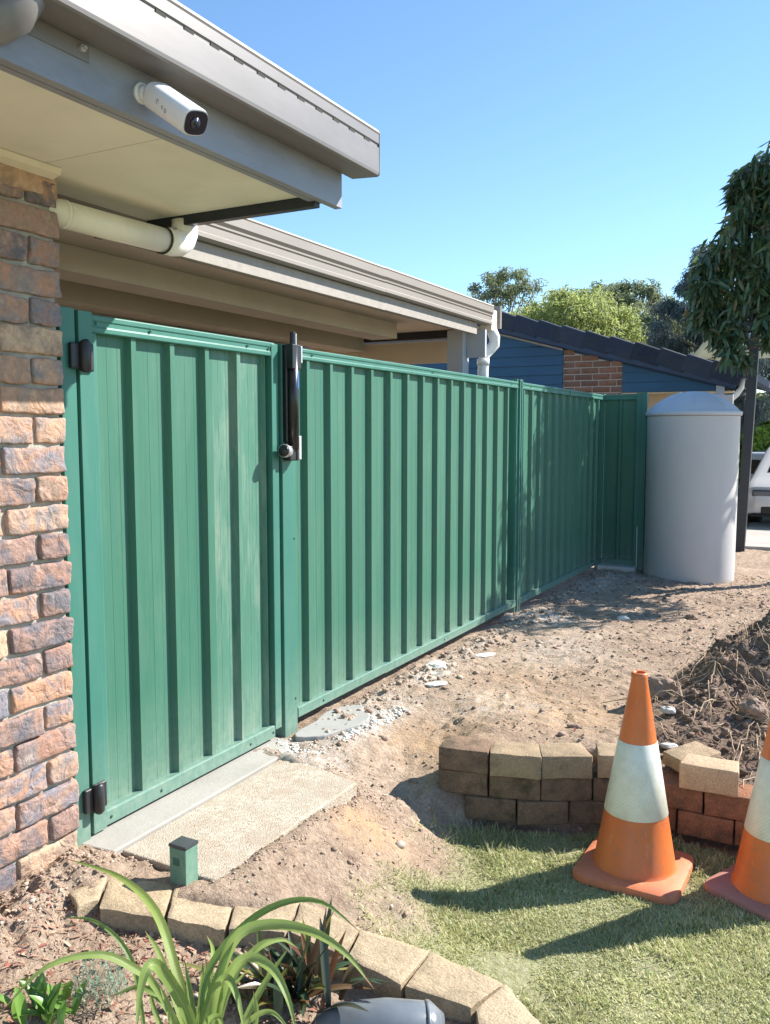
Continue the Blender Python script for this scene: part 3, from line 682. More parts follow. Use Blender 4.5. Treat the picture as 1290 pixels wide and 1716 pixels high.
build('soffit', MB().box((-.43,YB+.0,1.935),(.98,YB+.45,1.950)), 'cream_wall', bh)
build('bargeboard', MB().extrude([(-6.5,YB-.16,ztile(-6.5)-.19),(1.02,YB-.16,ztile(1.02)-.19),(1.02,YB-.16,ztile(1.02)-.285),(-6.5,YB-.16,ztile(-6.5)-.295)], (0,.03,0)), 'blue_trim', bh)
build('trim_strip', MB().extrude([(-6.5,YB-.03,ztile(-6.5)-.308),(-1.26,YB-.03,ztile(-1.26)-.308),(-1.26,YB-.03,ztile(-1.26)-.335),(-6.5,YB-.03,ztile(-6.5)-.335)], (0,.02,0)), 'pale_trim', bh)
build('eave_lining', MB().extrude([(-6.5,YB-.13,ztile(-6.5)-.290),(1.02,YB-.13,ztile(1.02)-.290),(1.02,YB-.13,ztile(1.02)-.296),(-6.5,YB-.13,ztile(-6.5)-.308)], (0,.14,0)), 'blue_trim', bh)
rs = build('roof', MB().extrude([(-6.6,YB-.12,ztile(-6.6)-.06),(1.12,YB-.12,ztile(1.12)-.06),(1.12,YB-.12,ztile(1.12)-.09),(-6.6,YB-.12,ztile(-6.6)-.09)], (0,6.5,0)), 'tile', bh)
# barge tiles: each an angled cap with a down-turned face
def tile_mesh(seed):
    L_ = .385; mb = MB()
    prof = [(0,0,-.215),(.0,.016,.0),(.0,.16,.012),(.0,.30,.004),(.0,.30,-.02),(.0,.16,-.012),(.0,.034,-.02),(0,.024,-.215)]
    a = [(0,p[1],p[2]) for p in prof]; mb.extrude(a, (L_,0,0)); return mb.mesh('roof_tile', M['tile'], False)
tm = tile_mesh(0)
step = .345; x = 1.10-.34
while x > -6.4:
    o = put('roof_tile', tm, rs, (x, YB-.18, ztile(x)+.012), (R(random.uniform(-1,1)), slope+R(5.4)+R(random.uniform(-.5,.5)), 0))
    bv = o.modifiers.new('bevel', 'BEVEL'); bv.width = .006; bv.segments = 1
    x -= step*math.cos(slope)
# field tiles seen edge on beyond the barge course
fmesh = MB().box((0,0,-.03),(.36,.31,.0)).mesh('roof_tile', M['tile'])
for row in range(1, 4):
    x = 1.10-.34+(row % 2)*.0
    while x > -6.0:
        put('roof_tile', fmesh, rs, (x, YB-.18+.05+row*.32, ztile(x)+.004+random.uniform(-.004,.004)), (0, slope+R(2.6), 0)); x -= step*math.cos(slope)
build('gutter', MB().box((1.08,YB-.15,ztile(1.1)-.13),(1.20,YB+6,ztile(1.1)-.03)), 'blue_trim', bh)
build('eave_bracket', MB().box((.78,YB-.06,1.78),(.88,YB-.03,2.02)), 'grey_wall', bh)
build('downpipe', MB().tube([(1.09,YB-.04,2.10),(1.08,YB-.05,1.98),(1.03,YB-.05,1.90),(.97,YB-.05,1.84)], .035, 12), 'pvc_white', bh, True)
gw = build('screen_wall', MB().box((.25,YB-.35,-.1),(1.02,YB-.28,1.885)), 'grey_wall', bevel=.004)
tag(gw, 'plain pale grey screen wall standing behind the domed water tank', 'wall')

# ------------------------------------------------------------ fence and gate
fen = thing('fence', 'tall green corrugated steel fence running from the gate to the tank', 'fence', (0,6.5,0))
def sheet(y0, y1, z0, z1, ph, mat, parent, name='steel_sheet', along='y', other=0., pitch_=.2155, xo=0., sgn=1):
    """ribbed sheet; pans at depth -.052, rib tops at -.014"""
    dp_, tp = -.033+xo, -.007+xo
    prof = []; n0 = int(math.floor((y0-ph)/pitch_))-1
    for k in range(n0, n0+80):
        s = ph+k*pitch_
        prof += [(s,dp_),(s+.010,tp),(s+.034,tp),(s+.046,dp_),(s+.118,dp_),(s+.121,dp_+.0010),(s+.124,dp_),(s+.170,dp_),(s+.173,dp_+.0010),(s+.176,dp_)]
    P_ = [(y0, float(np.interp(y0, [p[0] for p in prof], [p[1] for p in prof])))]+[p for p in prof if y0 < p[0] < y1]+[(y1, float(np.interp(y1, [p[0] for p in prof], [p[1] for p in prof])))]
    vs = []; fs = []; nz = 2
    for y, x in P_:
        for j in range(nz):
            zz = z0+(z1-z0)*j/(nz-1)
            vs.append((x, y, zz) if along == 'y' else (y, other+sgn*x, zz))
    for i in range(len(P_)-1):
        for j in range(nz-1): fs.append((i*nz+j, (i+1)*nz+j, (i+1)*nz+j+1, i*nz+j+1))
    o = build(name, MB().add(vs, fs), mat, parent)
    sf = o.modifiers.new('solid', 'SOLIDIFY'); sf.thickness = .0012; sf.offset = 0
    return o
def rail(y0, y1, z0, z1, parent, name, along='y', other=0., top_=True):
    """folded channel with lips and a shallow centre groove"""
    zm = (z0+z1)/2; h = z1-z0
    pr = [(-.062,z0),(-.004,z0),(0,z0+.003),(.0,z0+h*.30),(-.004,z0+h*.36),(-.004,z0+h*.62),(0,z0+h*.68),(0,z1-.004),(-.005,z1),(-.062,z1)] if top_ else [(-.062,z0),(-.003,z0),(0,z0+.003),(0,z1-.004),(-.006,z1),(-.062,z1)]
    if along == 'y': mb = MB().extrude([(x,y0,z) for x,z in pr], (0,y1-y0,0))
    else: mb = MB().extrude([(y0,other-x-.0,z) for x,z in pr], (y1-y0,0,0))
    return build(name, mb, 'green_frame', parent, bevel=.0012, seg=1)
def post(y0, y1, z0, z1, parent, x0=-.062, x1=.004, name='post', mat='green_frame'):
    return build(name, MB().box((x0,y0,z0),(x1,y1,z1)), mat, parent, bevel=.0025)
def screw(pts_, parent, axis='x'):
    for p in pts_:
        p = Vector(p); d = Vector((1,0,0)) if axis == 'x' else Vector((0,-1,0))
        build('screw', MB().tube([p, p+d*.0015], .0065, 8).tube([p+d*.0015, p+d*.004], [.0042,.003], 6), 'screw', parent)
# hinge side post against the brick
p0 = post(2.068, 2.133, -.06, 1.825, fen)
# latch post
p1 = post(3.345, 3.452, -.12, 1.815, fen, -.062, .006)
build('post_lip', MB().box((-.05,3.452,-.10),(-.012,3.466,1.81)), 'green_frame', p1)
screw([(.006,3.435,.115),(.006,3.435,.9)], p1)
# panel 1
TOPZ, BOTZ = 1.81, .005
rail(3.468, 6.60, 1.755, TOPZ, fen, 'top_rail'); rail(3.468, 6.60, BOTZ, .058, fen, 'bottom_rail', top_=False)
ph = 4.215
for a, b in ((3.468,4.29),(4.29,5.15),(5.15,6.01),(6.01,6.43)):
    sheet(a, b, .02, 1.79, ph, 'green_sheet', fen)
p2 = build('post', MB().extrude([(-.06,6.60,-.1),(-.012,6.60,-.1),(-.012,6.632,-.1),(.004,6.632,-.1),(.004,6.700,-.1),(-.06,6.700,-.1)], (0,0,1.93)), 'green_frame', fen, bevel=.002)
build('shade_channel', MB().box((-.175,6.432,.06),(-.165,6.599,1.752)).box((-.165,6.5905,.06),(-.02,6.599,1.752)).box((-.165,6.432,.06),(-.036,6.436,1.752)), 'green_frame', p2)  # deep recess added beside the post, shaped to hold a dark strip of shade
build('post_lip', MB().box((.0045,6.66,-.08),(.010,6.672,1.82)), 'green_frame', p2)
rail(6.702, 9.28, 1.755, TOPZ, fen, 'top_rail'); rail(6.702, 9.28, BOTZ, .058, fen, 'bottom_rail', top_=False)
build('rail_joiner', MB().box((-.064,8.05,1.752),(.003,8.12,1.813)), 'green_frame', fen)
for a, b in ((6.702,7.55),(7.55,8.41),(8.41,9.28)): sheet(a, b, .02, 1.79, 6.74, 'green_sheet', fen)
p3 = post(9.282, 9.38, -.1, 1.82, fen, -.062, .005)
screw([(.0005,y,1.785) for y in (3.62,5.0,6.45,6.9,9.1)]+[(.0005,y,.03) for y in (3.7,5.2,6.5,6.9,9.1)], fen)
# return panel beside the tank
ret = thing('fence_return', 'short shaded green fence panel turning the corner beside the tank', 'fence', (.22,9.35,0))
rail(.006, .345, 1.755, TOPZ, ret, 'top_rail', 'x', 9.295); rail(.006, .345, -.01, .055, ret, 'bottom_rail', 'x', 9.295, False)
sheet(.006, .345, .0, 1.79, -.06, 'green_sheet', ret, along='x', other=9.30, sgn=-1)
build('post', MB().box((.347,9.292,-.05),(.452,9.36,1.825)).box((.385,9.286,-.02),(.397,9.291,1.82)), 'green_frame', ret, bevel=.002)
rd = tag(build('marker_rod', MB().tube([(.392,9.262,-.05),(.389,9.266,.42)], .004, 6), 'pvc_white'), 'thin white rod standing against the corner post near the tank', 'rod')
tag(build('footing', MB().extrude([(.00,9.18,-.10),(.40,9.16,-.10),(.40,9.40,-.10),(.00,9.40,-.10)], (0,0,.095)), 'footing', bevel=.012), kind='structure')
# gate
gate = thing('gate', 'green corrugated steel gate hung beside the brick pier with black hinges', 'gate', (0,2.7,0))
st1 = build('frame_stile', MB().box((-.058,2.150,-.035),(.002,2.212,1.822)), 'green_frame', gate, bevel=.002)
st2 = build('frame_stile', MB().box((-.058,3.272,.005),(.002,3.322,1.808)), 'green_frame', gate, bevel=.002)
build('stile_fold', MB().box((-.050,3.243,.05),(-.030,3.2705,1.76)), 'green_frame', st2, bevel=.002)
build('stile_fold', MB().box((-.050,2.2135,.05),(-.012,2.245,1.76)), 'green_frame', st1, bevel=.006)
rail(2.2125, 3.3, 1.752, 1.815, gate, 'top_rail'); rail(2.2125, 3.2715, -.030, .028, gate, 'bottom_rail', top_=False)
for a, b, m_ in ((2.246,2.90,'green_sheet'),(2.90,3.243,'green_sheet_dusty')):
    sheet(a, b, .0, 1.79, 2.40, m_, gate, pitch_=.2085, xo=-.006)
screw([(.0005,2.235,1.785),(.0005,2.50,1.785),(.0005,3.10,1.785),(.0005,3.255,1.785),(.0005,2.235,-.002),(.0005,2.50,-.002),(.0005,3.08,-.002),(.0005,3.255,-.002)], gate)
def hinge(z):
    h = build('hinge', MB().box((.0042,2.098,z-.043),(.022,2.142,z+.043)).box((.0025,2.146,z-.050),(.016,2.205,z+.046)), 'hinge_black', gate, bevel=.006, seg=3)
    build('hinge_barrel', MB().tube([(.024,2.152,z-.050),(.026,2.152,z-.046),(.026,2.152,z+.046),(.024,2.152,z+.050)], [.016,.021,.021,.016], 16), 'hinge_black', h, True)
hinge(1.665); hinge(.105)
# magnetic latch on the latch post
lt = build('latch', MB().box((.0065,3.350,1.36),(.030,3.428,1.805)), 'black_plastic', fen, bevel=.006, seg=3)
build('latch_tube', MB().tube([(.040,3.388,1.33),(.040,3.388,1.80)], .026, 20), 'black_plastic', lt, True)
build('latch_top', MB().tube([(.040,3.388,1.80),(.040,3.388,1.87)], [.014,.013], 14).box((.0065,3.352,1.70),(.064,3.425,1.812)), 'black_plastic', lt, bevel=.003)
build('latch_cap', MB().box((.030,3.426,1.73),(.060,3.440,1.808)).tube([(.052,3.394,1.80),(.052,3.394,1.862)], .006, 10), 'silver', lt, bevel=.004)
build('latch_label', MB().box((.0655,3.386,1.61),(.0672,3.396,1.69)), 'blue_label', lt)
build('latch_foot', MB().box((.0065,3.345,1.275),(.052,3.425,1.345)), 'hinge_black', lt, bevel=.006)
build('latch_clip', MB().box((.052,3.400,1.28),(.064,3.420,1.39)), 'silver', lt, bevel=.002)
build('latch_knob', MB().tube([(.038,3.345,1.318),(.044,3.312,1.322),(.046,3.300,1.323)], [.026,.031,.031], 24), 'silver', lt, True)
build('knob_face', MB().tube([(.046,3.2995,1.323),(.047,3.290,1.324)], [.028,.024], 24), 'black_plastic', lt, True)

# ------------------------------------------------------------ tank, dark post, shade sail
tank = thing('water_tank', 'round grey plastic rainwater tank with domed lid at the fence end', 'water tank', (.905,9.35,-.12))
build('shell', MB().lathe([(.0,-.12),(.438,-.12),(.444,-.08),(.447,0),(.450,.8),(.452,1.55),(.452,1.575)], (.905,9.35,0), 72), 'tank', tank, True)
lid = MB().lathe([(.452,1.578),(.466,1.580),(.470,1.592),(.470,1.615),(.462,1.622),(.44,1.632),(.41,1.665),(.36,1.705),(.30,1.745),(.22,1.788),(.12,1.818),(.05,1.828),(.0,1.830)], (.905,9.35,0), 72)
ld = build('lid', lid, 'tank_lid', tank, True)
seam = MB()
for k in range(8):
    th = k*math.pi/4+.2
    seam.tube([(.905+r*math.cos(th), 9.35+r*math.sin(th), zz) for r,zz in ((.43,1.644),(.36,1.706),(.30,1.746),(.22,1.789),(.12,1.819))], .005, 6)
build('lid_rib', seam, 'tank_lid', ld, True)
sp_ = thing('shade_sail_post', 'dark steel square post right of the tank holding the pale shade sail', 'post', (1.165,11.7,-.1))
mb = MB().extrude([(1.105,11.65,-.1),(1.215,11.65,-.1),(1.215,11.76,-.1),(1.105,11.76,-.1)], (.095,0,2.95)); build('shaft', mb, 'post_dark', sp_, bevel=.004)
build('arm', MB().box((.98,11.66,2.72),(1.9,11.74,2.79)), 'post_dark', sp_, bevel=.003)
def sail(name, corners, label, sag=.35, n=18):
    a, b, c = [Vector(p) for p in corners]; vs = []; fs = []; ids = {}
    for i in range(n+1):
        for j in range(n+1-i):
            u, v = i/n, j/n; w_ = 1-u-v
            p = a*w_+b*u+c*v; cen = (a+b+c)/3
            e = 27*u*v*w_; edge = (4*u*v*(w_ < .001)+4*v*w_*(u < .001)+4*u*w_*(v < .001))
            pull = 4*(u*v+v*w_+u*w_)*.12
            p = p+(cen-p)*pull; p.z -= sag*e*.5; ids[(i,j)] = len(vs); vs.append(p)
    for i in range(n):
        for j in range(n-i):
            fs.append((ids[(i,j)], ids[(i+1,j)], ids[(i,j+1)]))
            if i+j < n-1: fs.append((ids[(i+1,j)], ids[(i+1,j+1)], ids[(i,j+1)]))
    o = build(name, MB().add(vs, fs), 'sail', smooth=True); o.modifiers.new('solid', 'SOLIDIFY').thickness = .004
    return tag(o, label, 'shade sail')
sail('shade_sail', [(-.30,16.4,2.72),(.10,15.9,3.18),(1.3,16.9,2.72)], 'small pale cream shade sail peak left of the dark post')
sail('shade_sail', [(.45,15.6,2.66),(1.30,12.1,2.72),(3.6,15.4,3.2)], 'larger cream shade sail tied behind the dark post, right edge of frame', .1)

# ------------------------------------------------------------ cars and driveway furniture
def wheel(parent, x, y, z, r=.33):
    wv = build('wheel', MB().tube([(x-.11,y,z),(x-.09,y,z),(x+.09,y,z),(x+.11,y,z)], [r-.03,r,r,r-.03], 28), 'tyre', parent, True)
    build('rim', MB().tube([(x-.115,y,z),(x+.115,y,z)], r*.62, 20), 'silver', wv, True)
def car(x0, y0, label, hgt=1.0):
    W_, L_ = 1.82, 4.4; c_ = thing('parked_car', label, 'car', (x0+W_/2, y0+L_/2, -.09)); g = -.05; s = hgt
    side = [(0,.22),(0,.52),(.06,.66),(.35,.76),(1.05,.86),(1.75,1.30),(2.2,1.38),(3.3,1.36),(4.0,1.0),(4.35,.92),(4.4,.30),(4.3,.20)]
    side = [(a, b*s) for a, b in side]
    mb = MB(); N = len(side); vs = []
    for xi, ins in ((0,.0),(.12,0),(W_-.12,0),(W_,0)):
        for (a,b) in side:
            narrow = (.16*max(0,(b-.88*s)/(.5*s)))*(1 if xi < W_/2 else -1) if b > .88*s else 0
            fr = .10 if (a < .05 and xi in (0,W_)) else 0
            vs.append((x0+xi+narrow, y0+a+fr, g+b-(.03 if xi in (0,W_) else 0)))
    fs = [(i*N+k, i*N+(k+1)%N, (i+1)*N+(k+1)%N, (i+1)*N+k) for i in range(3) for k in range(N)]+[tuple(range(N-1,-1,-1)), tuple(range(3*N,4*N))]
    body = build('body', MB().add(vs, fs), 'car_white', c_, False, .03, seg=3)
    for p in body.data.polygons: p.use_smooth = True
    build('windscreen', MB().add([(x0+.22,y0+1.06,g+.875*s),(x0+W_-.22,y0+1.06,g+.875*s),(x0+W_-.32,y0+1.66,g+1.262*s),(x0+.32,y0+1.66,g+1.262*s)], [(0,1,2,3)]), 'car_glass', c_)
    build('lower_grille', MB().box((x0+.22,y0-.02,g+.20*s),(x0+W_-.22,y0+.03,g+.34*s)), 'car_black', c_, bevel=.02)
    build('grille', MB().box((x0+.52,y0-.012,g+.46*s),(x0+W_-.52,y0+.05,g+.58*s)), 'car_black', c_, bevel=.015)
    for sx in (x0+.08, x0+W_-.50):
        h = build('headlight', MB().box((sx,y0-.004,g+.50*s),(sx+.42,y0+.14,g+.62*s)), 'lamp_lens', c_, bevel=.03, seg=3)
    build('bumper_lip', MB().box((x0+.05,y0-.03,g+.17*s),(x0+W_-.05,y0+.10,g+.205*s)), 'car_black', c_, bevel=.01)
    for sx in (x0+.06, x0+W_-.06):
        for sy in (y0+.85, y0+3.5): wheel(c_, sx, sy, g+.31, .32)
    return c_
car(.93, 14.6, 'white hatchback parked nose out just right of the dark post', .93)
vn = thing('parked_van', 'white van body partly hidden behind the white hatchback', 'van', (1.6,20.5,-.09))
build('body', MB().box((.45,18.6,.1),(2.5,21.2,1.02)), 'car_white', vn, bevel=.08, seg=3)
build('side_window', MB().box((.44,18.9,.62),(.449,20.4,.88)).box((.62,18.58,.60),(2.3,18.598,.88)), 'car_glass', vn)
wheel(vn, .56, 19.4, .25, .33); wheel(vn, .56, 20.6, .25, .33)

# ------------------------------------------------------------ wall of stacked blocks
rw = thing('garden_wall', 'low curved stacked block retaining wall with weathered dark lower courses', 'wall', (1.4,3.35,-.15))
def wall_pt(s):                     # arc length along the wall front
    pts_ = [Vector((x,y)) for x,y in zip(WX, WY)][1:]
    for a, b in zip(pts_, pts_[1:]):
        L_ = (b-a).length
        if s <= L_: d = (b-a)/L_; return a+d*s, math.atan2(d.y, d.x)
        s -= L_
    d = (pts_[-1]-pts_[-2]).normalized(); return pts_[-1]+d*s, math.atan2(d.y, d.x)
BL, BH, BD = .220, .101, .165
old = [rough_block('wall_block', BL, BD, BH, 'wall_block_old', .004, .0035, (7,4,4), s+50, .12) for s in range(3)]
red = [rough_block('wall_block', BL, BD, BH, 'wall_block_red', .004, .0035, (7,4,4), s+60, .12) for s in range(3)]
topm = [rough_block('wall_block', BL, BD, BH, 'wall_block_top', .004, .0028, (7,4,4), s+70, .12) for s in range(3)]
def block_at(q_, z, me, name='wall_block', parent=rw, dy=0, rz=0):
    p, a = wall_pt(q_); nrm = Vector((-math.sin(a), math.cos(a)))
    q = p+nrm*(BD/2+dy)
    return put(name, me, parent, (q.x, q.y, z), (R(random.uniform(-.8,.8)), R(random.uniform(-1,1)), a+rz+R(random.uniform(-1.2,1.2))))
for k in range(12):
    q = .10+.135+k*.226; block_at(q, -.283, random.choice(old if q < .9 else red), dy=-.002)
for k in range(12):
    q = .112+k*.226; block_at(q, -.180, random.choice(old if q < .9 else red), dy=.006)
dk = [rough_block('wall_block', BL, BD, BH, 'wall_block_old', .004, .003, (7,4,4), 91, .12)]
block_at(.112, -.077, dk[0]); block_at(.338, -.077, topm[0], dy=-.014, rz=R(2)); block_at(.563, -.077, topm[1], dy=-.004)
block_at(.80, -.077, topm[2], dy=.012, rz=R(4))
for q in (1.85,2.08,2.31,2.54): block_at(q, -.077, random.choice(topm))
lb = rough_block('loose_block', .232, .135, .108, 'wall_block_new', .005, .002, (7,4,4), 99, .10)
o = put('loose_block', lb, None, (1.878,3.745,-.078), (0,0,R(1))); tag(o, 'clean pale buff block sitting alone on top of the wall right of the cone', 'block')
lb2 = rough_block('loose_block', BL, .14, .06, 'wall_block_top', .005, .003, (7,4,4), 98, .05)
o = put('loose_block', lb2, None, (1.775,3.91,-.055), (R(4),R(-3),R(58))); tag(o, 'thin grey block lying flat behind the clean buff block', 'block')

# ------------------------------------------------------------ edging blocks round the bed
edge = thing('garden_edging', 'curved row of flat buff concrete edging blocks round the planted bed', 'edging', (.9,2.0,-.1))
def edge_block(i, a0, a1, b1, b0, zt):
    """a: outer pair, b: inner pair"""
    pts_ = [Vector((*p,0)) for p in (a0,a1,b1,b0)]; cen = sum(pts_, Vector())/4
    q = []
    for j, p in enumerate(pts_):
        k_ = .004 if j < 2 else .010
        q.append(p+(cen-p).normalized()*k_)
    n, m_ = 9, 7; H_ = .105; bm = bmesh.new(); grid = {}
    lay = [0,.005,.02,.055,.1]
    ring = []
    us = [0,.03,.12,.3,.5,.7,.88,.97,1]; vsn = [0,.04,.15,.38,.62,.85,.96,1]
    for iu, u in enumerate(us):
        for iv, v in enumerate(vsn):
            p = (q[0]*(1-u)+q[1]*u)*(1-v)+(q[3]*(1-u)+q[2]*u)*v
            e = min(min(u,1-u)*.2, min(v,1-v)*.2); zt_ = (zt[0]*(1-u)+zt[1]*u)*(1-v)+(zt[3]*(1-u)+zt[2]*u)*v; z_ = zt_-max(0,.003-e)*.9
            nv = noise.noise_vector(Vector((p.x*16,p.y*16,i*3.3)))
            chip = max(0, noise.noise(Vector((p.x*30+i,p.y*30,2)))-.15)*.02*(1 if e < .01 else .0)
            grid[(iu,iv)] = bm.verts.new((p.x+nv.x*.003, p.y+nv.y*.003, z_+nv.z*.0022-chip))
    for iu in range(len(us)-1):
        for iv in range(len(vsn)-1): bm.faces.new((grid[(iu,iv)],grid[(iu+1,iv)],grid[(iu+1,iv+1)],grid[(iu,iv+1)]))
    bord = [(iu,0) for iu in range(len(us))]+[(len(us)-1,iv) for iv in range(1,len(vsn))]+[(iu,len(vsn)-1) for iu in range(len(us)-2,-1,-1)]+[(0,iv) for iv in range(len(vsn)-2,0,-1)]
    prev = [grid[b_] for b_ in bord]
    for dz in (.015,.05,.12):
        cur = []
        for v_ in [grid[b_] for b_ in bord]:
            nv = noise.noise_vector(Vector((v_.co.x*25,v_.co.y*25,dz*40+i)))
            cur.append(bm.verts.new((v_.co.x+nv.x*.004, v_.co.y+nv.y*.004, v_.co.z-dz)))
        for k in range(len(bord)): bm.faces.new((prev[k], cur[k], cur[(k+1)%len(bord)], prev[(k+1)%len(bord)]))
        prev = cur
    bmesh.ops.recalc_face_normals(bm, faces=bm.faces)
    for v_ in bm.verts: v_.co -= edge.location
    me = bpy.data.meshes.new('edging_block'); bm.to_mesh(me); bm.free(); me.materials.append(M['edging'])
    for p in me.polygons: p.use_smooth = True
    o = bpy.data.objects.new('edging_block', me); C.objects.link(o); o.parent = edge
    es = o.modifiers.new('e', 'EDGE_SPLIT'); es.split_angle = R(50)
    return o
def et(x): return float(np.interp(x, ETX, ETZ))
edge_block(0, (.235,1.82),(.262,1.962),(.345,1.850),(.318,1.780), (-.03,-.03,-.04,-.04))
for i in range(1, 10):
    dz = random.uniform(-.004,.004); edge_block(i, OUT[i], OUT[i+1], INN[i+1], INN[i], (et(OUT[i][0])+dz, et(OUT[i+1][0])+dz, et(OUT[i+1][0])+dz-.004, et(OUT[i][0])+dz-.004))

# stub post with cap
sp = thing('stub_post', 'short green square stub post with dark cap behind the edging blocks', 'post', (.475,2.085,-.1))
build('shaft', MB().box((.440,2.058,-.12),(.508,2.118,.062)), 'green_stub', sp, bevel=.002)
build('cap', MB().box((.437,2.055,.0625),(.511,2.121,.074)), 'stub_cap', sp, bevel=.004)
build('rubbed_patch', MB().box((.455,2.0568,.005),(.482,2.0578,.03)), 'screw', sp)

# ------------------------------------------------------------ traffic cones
def make_cone(name, label, loc, rz, basemat):
    t = thing(name, label, 'traffic cone', loc, 'traffic cones on the lawn'); t.rotation_euler = (0,0,rz); t.scale = (1.08,1.08,1.08)
    def loc_build(nm, mb, mat, smooth=False, bevel=0, seg=2):
        me = mb.mesh(nm, M[mat], smooth); o = bpy.data.objects.new(nm, me); C.objects.link(o); o.parent = t
        if bevel: bv = o.modifiers.new('bevel', 'BEVEL'); bv.width = bevel; bv.segments = seg; bv.limit_method = 'ANGLE'; bv.angle_limit = R(30)
        return o
    h = .187; c_ = .055; poly = []
    for sx, sy in ((1,1),(-1,1),(-1,-1),(1,-1)):
        for k in range(6):
            th0 = math.atan2(sy, sx)-math.pi/4; th = th0+math.pi/2*k/5
            poly.append((sx*(h-c_)+c_*math.cos(th), sy*(h-c_)+c_*math.sin(th)))
    rings = []
    mb = MB(); n = len(poly)
    for s_, z_ in ((1,0),(1.0,.018),(.985,.026),(.93,.031),(.80,.036)): rings.append([(x*s_,y*s_,z_) for x,y in poly])
    vs = [p for r_ in rings for p in r_]
    fs = [(i*n+k, i*n+(k+1)%n, (i+1)*n+(k+1)%n, (i+1)*n+k) for i in range(len(rings)-1) for k in range(n)]+[tuple(range(n-1,-1,-1)), tuple(range((len(rings)-1)*n, len(rings)*n))]
    mb.add(vs, fs); b_ = loc_build('base', mb, basemat, True, 0)
    es = b_.modifiers.new('e', 'EDGE_SPLIT'); es.split_angle = R(35)
    rad = lambda z_: .146+(.026-.146)*(z_-.03)/(.735-.03)
    loc_build('cone_body', MB().lathe([(.158,.030),(.150,.036),(rad(.05),.05),(rad(.24),.24),(rad(.5),.5),(rad(.722),.722),(.029,.728),(.029,.742),(.024,.747),(.018,.744),(.017,.60)], n=56), 'cone_orange', True)
    loc_build('reflective_sleeve', MB().lathe([(rad(.235)+.0003,.233),(rad(.235)+.0022,.235),(rad(.495)+.0022,.495),(rad(.495)+.0003,.497)], n=56), 'sleeve', True)
    return t
make_cone('traffic_cone', 'orange traffic cone with white sleeve in front of the block wall', (1.652,3.375,-.328), R(-2), 'cone_base')
make_cone('traffic_cone', 'traffic cone cut by the right edge of the frame, with dusty brown base', (2.165,3.44,-.330), R(-25), 'cone_base_dirty')

# ------------------------------------------------------------ plants in the bed
def bez(pts_, n):
    P_ = [Vector(p) for p in pts_]; out = []
    ext = [P_[0]*2-P_[1]]+P_+[P_[-1]*2-P_[-2]]
    segs = len(P_)-1
    for i in range(n+1):
        t = i/n*segs; k = min(int(t), segs-1); u = t-k; a, b, c, d = ext[k:k+4]
        out.append(.5*((2*b)+(c-a)*u+(2*a-5*b+4*c-d)*u*u+(3*b-a-3*c+d)*u**3))
    return out
def leaf_strip(mb, pts_, width, n=16, prof=None, fold=.25, face=None, twist=0.):
    c = bez(pts_, n); vs = []; fs = []
    for i, p in enumerate(c):
        u = i/n; d = (c[min(i+1,n)]-c[max(i-1,0)]).normalized()
        side = d.cross(face) if face is not None else d.cross(Vector((0,0,1)))
        if side.length < .05: side = Vector((1,0,0))
        side.normalize(); nr = side.cross(d).normalized()
        if twist: side = side*math.cos(twist*u)+nr*math.sin(twist*u); nr = side.cross(d).normalized()
        wd = width*.5*(prof(u) if prof else min(1, .55+u*2.)*max(0., 1-max(0,(u-.45)/.55)**1.8))+.0004
        vs += [p-side*wd+nr*wd*fold, p-side*wd*.5+nr*wd*fold*.35, p, p+side*wd*.5+nr*wd*fold*.35, p+side*wd+nr*wd*fold]
    for i in range(n):
        for k in range(4): fs.append((i*5+k, i*5+k+1, (i+1)*5+k+1, (i+1)*5+k))
    mb.add(vs, fs)
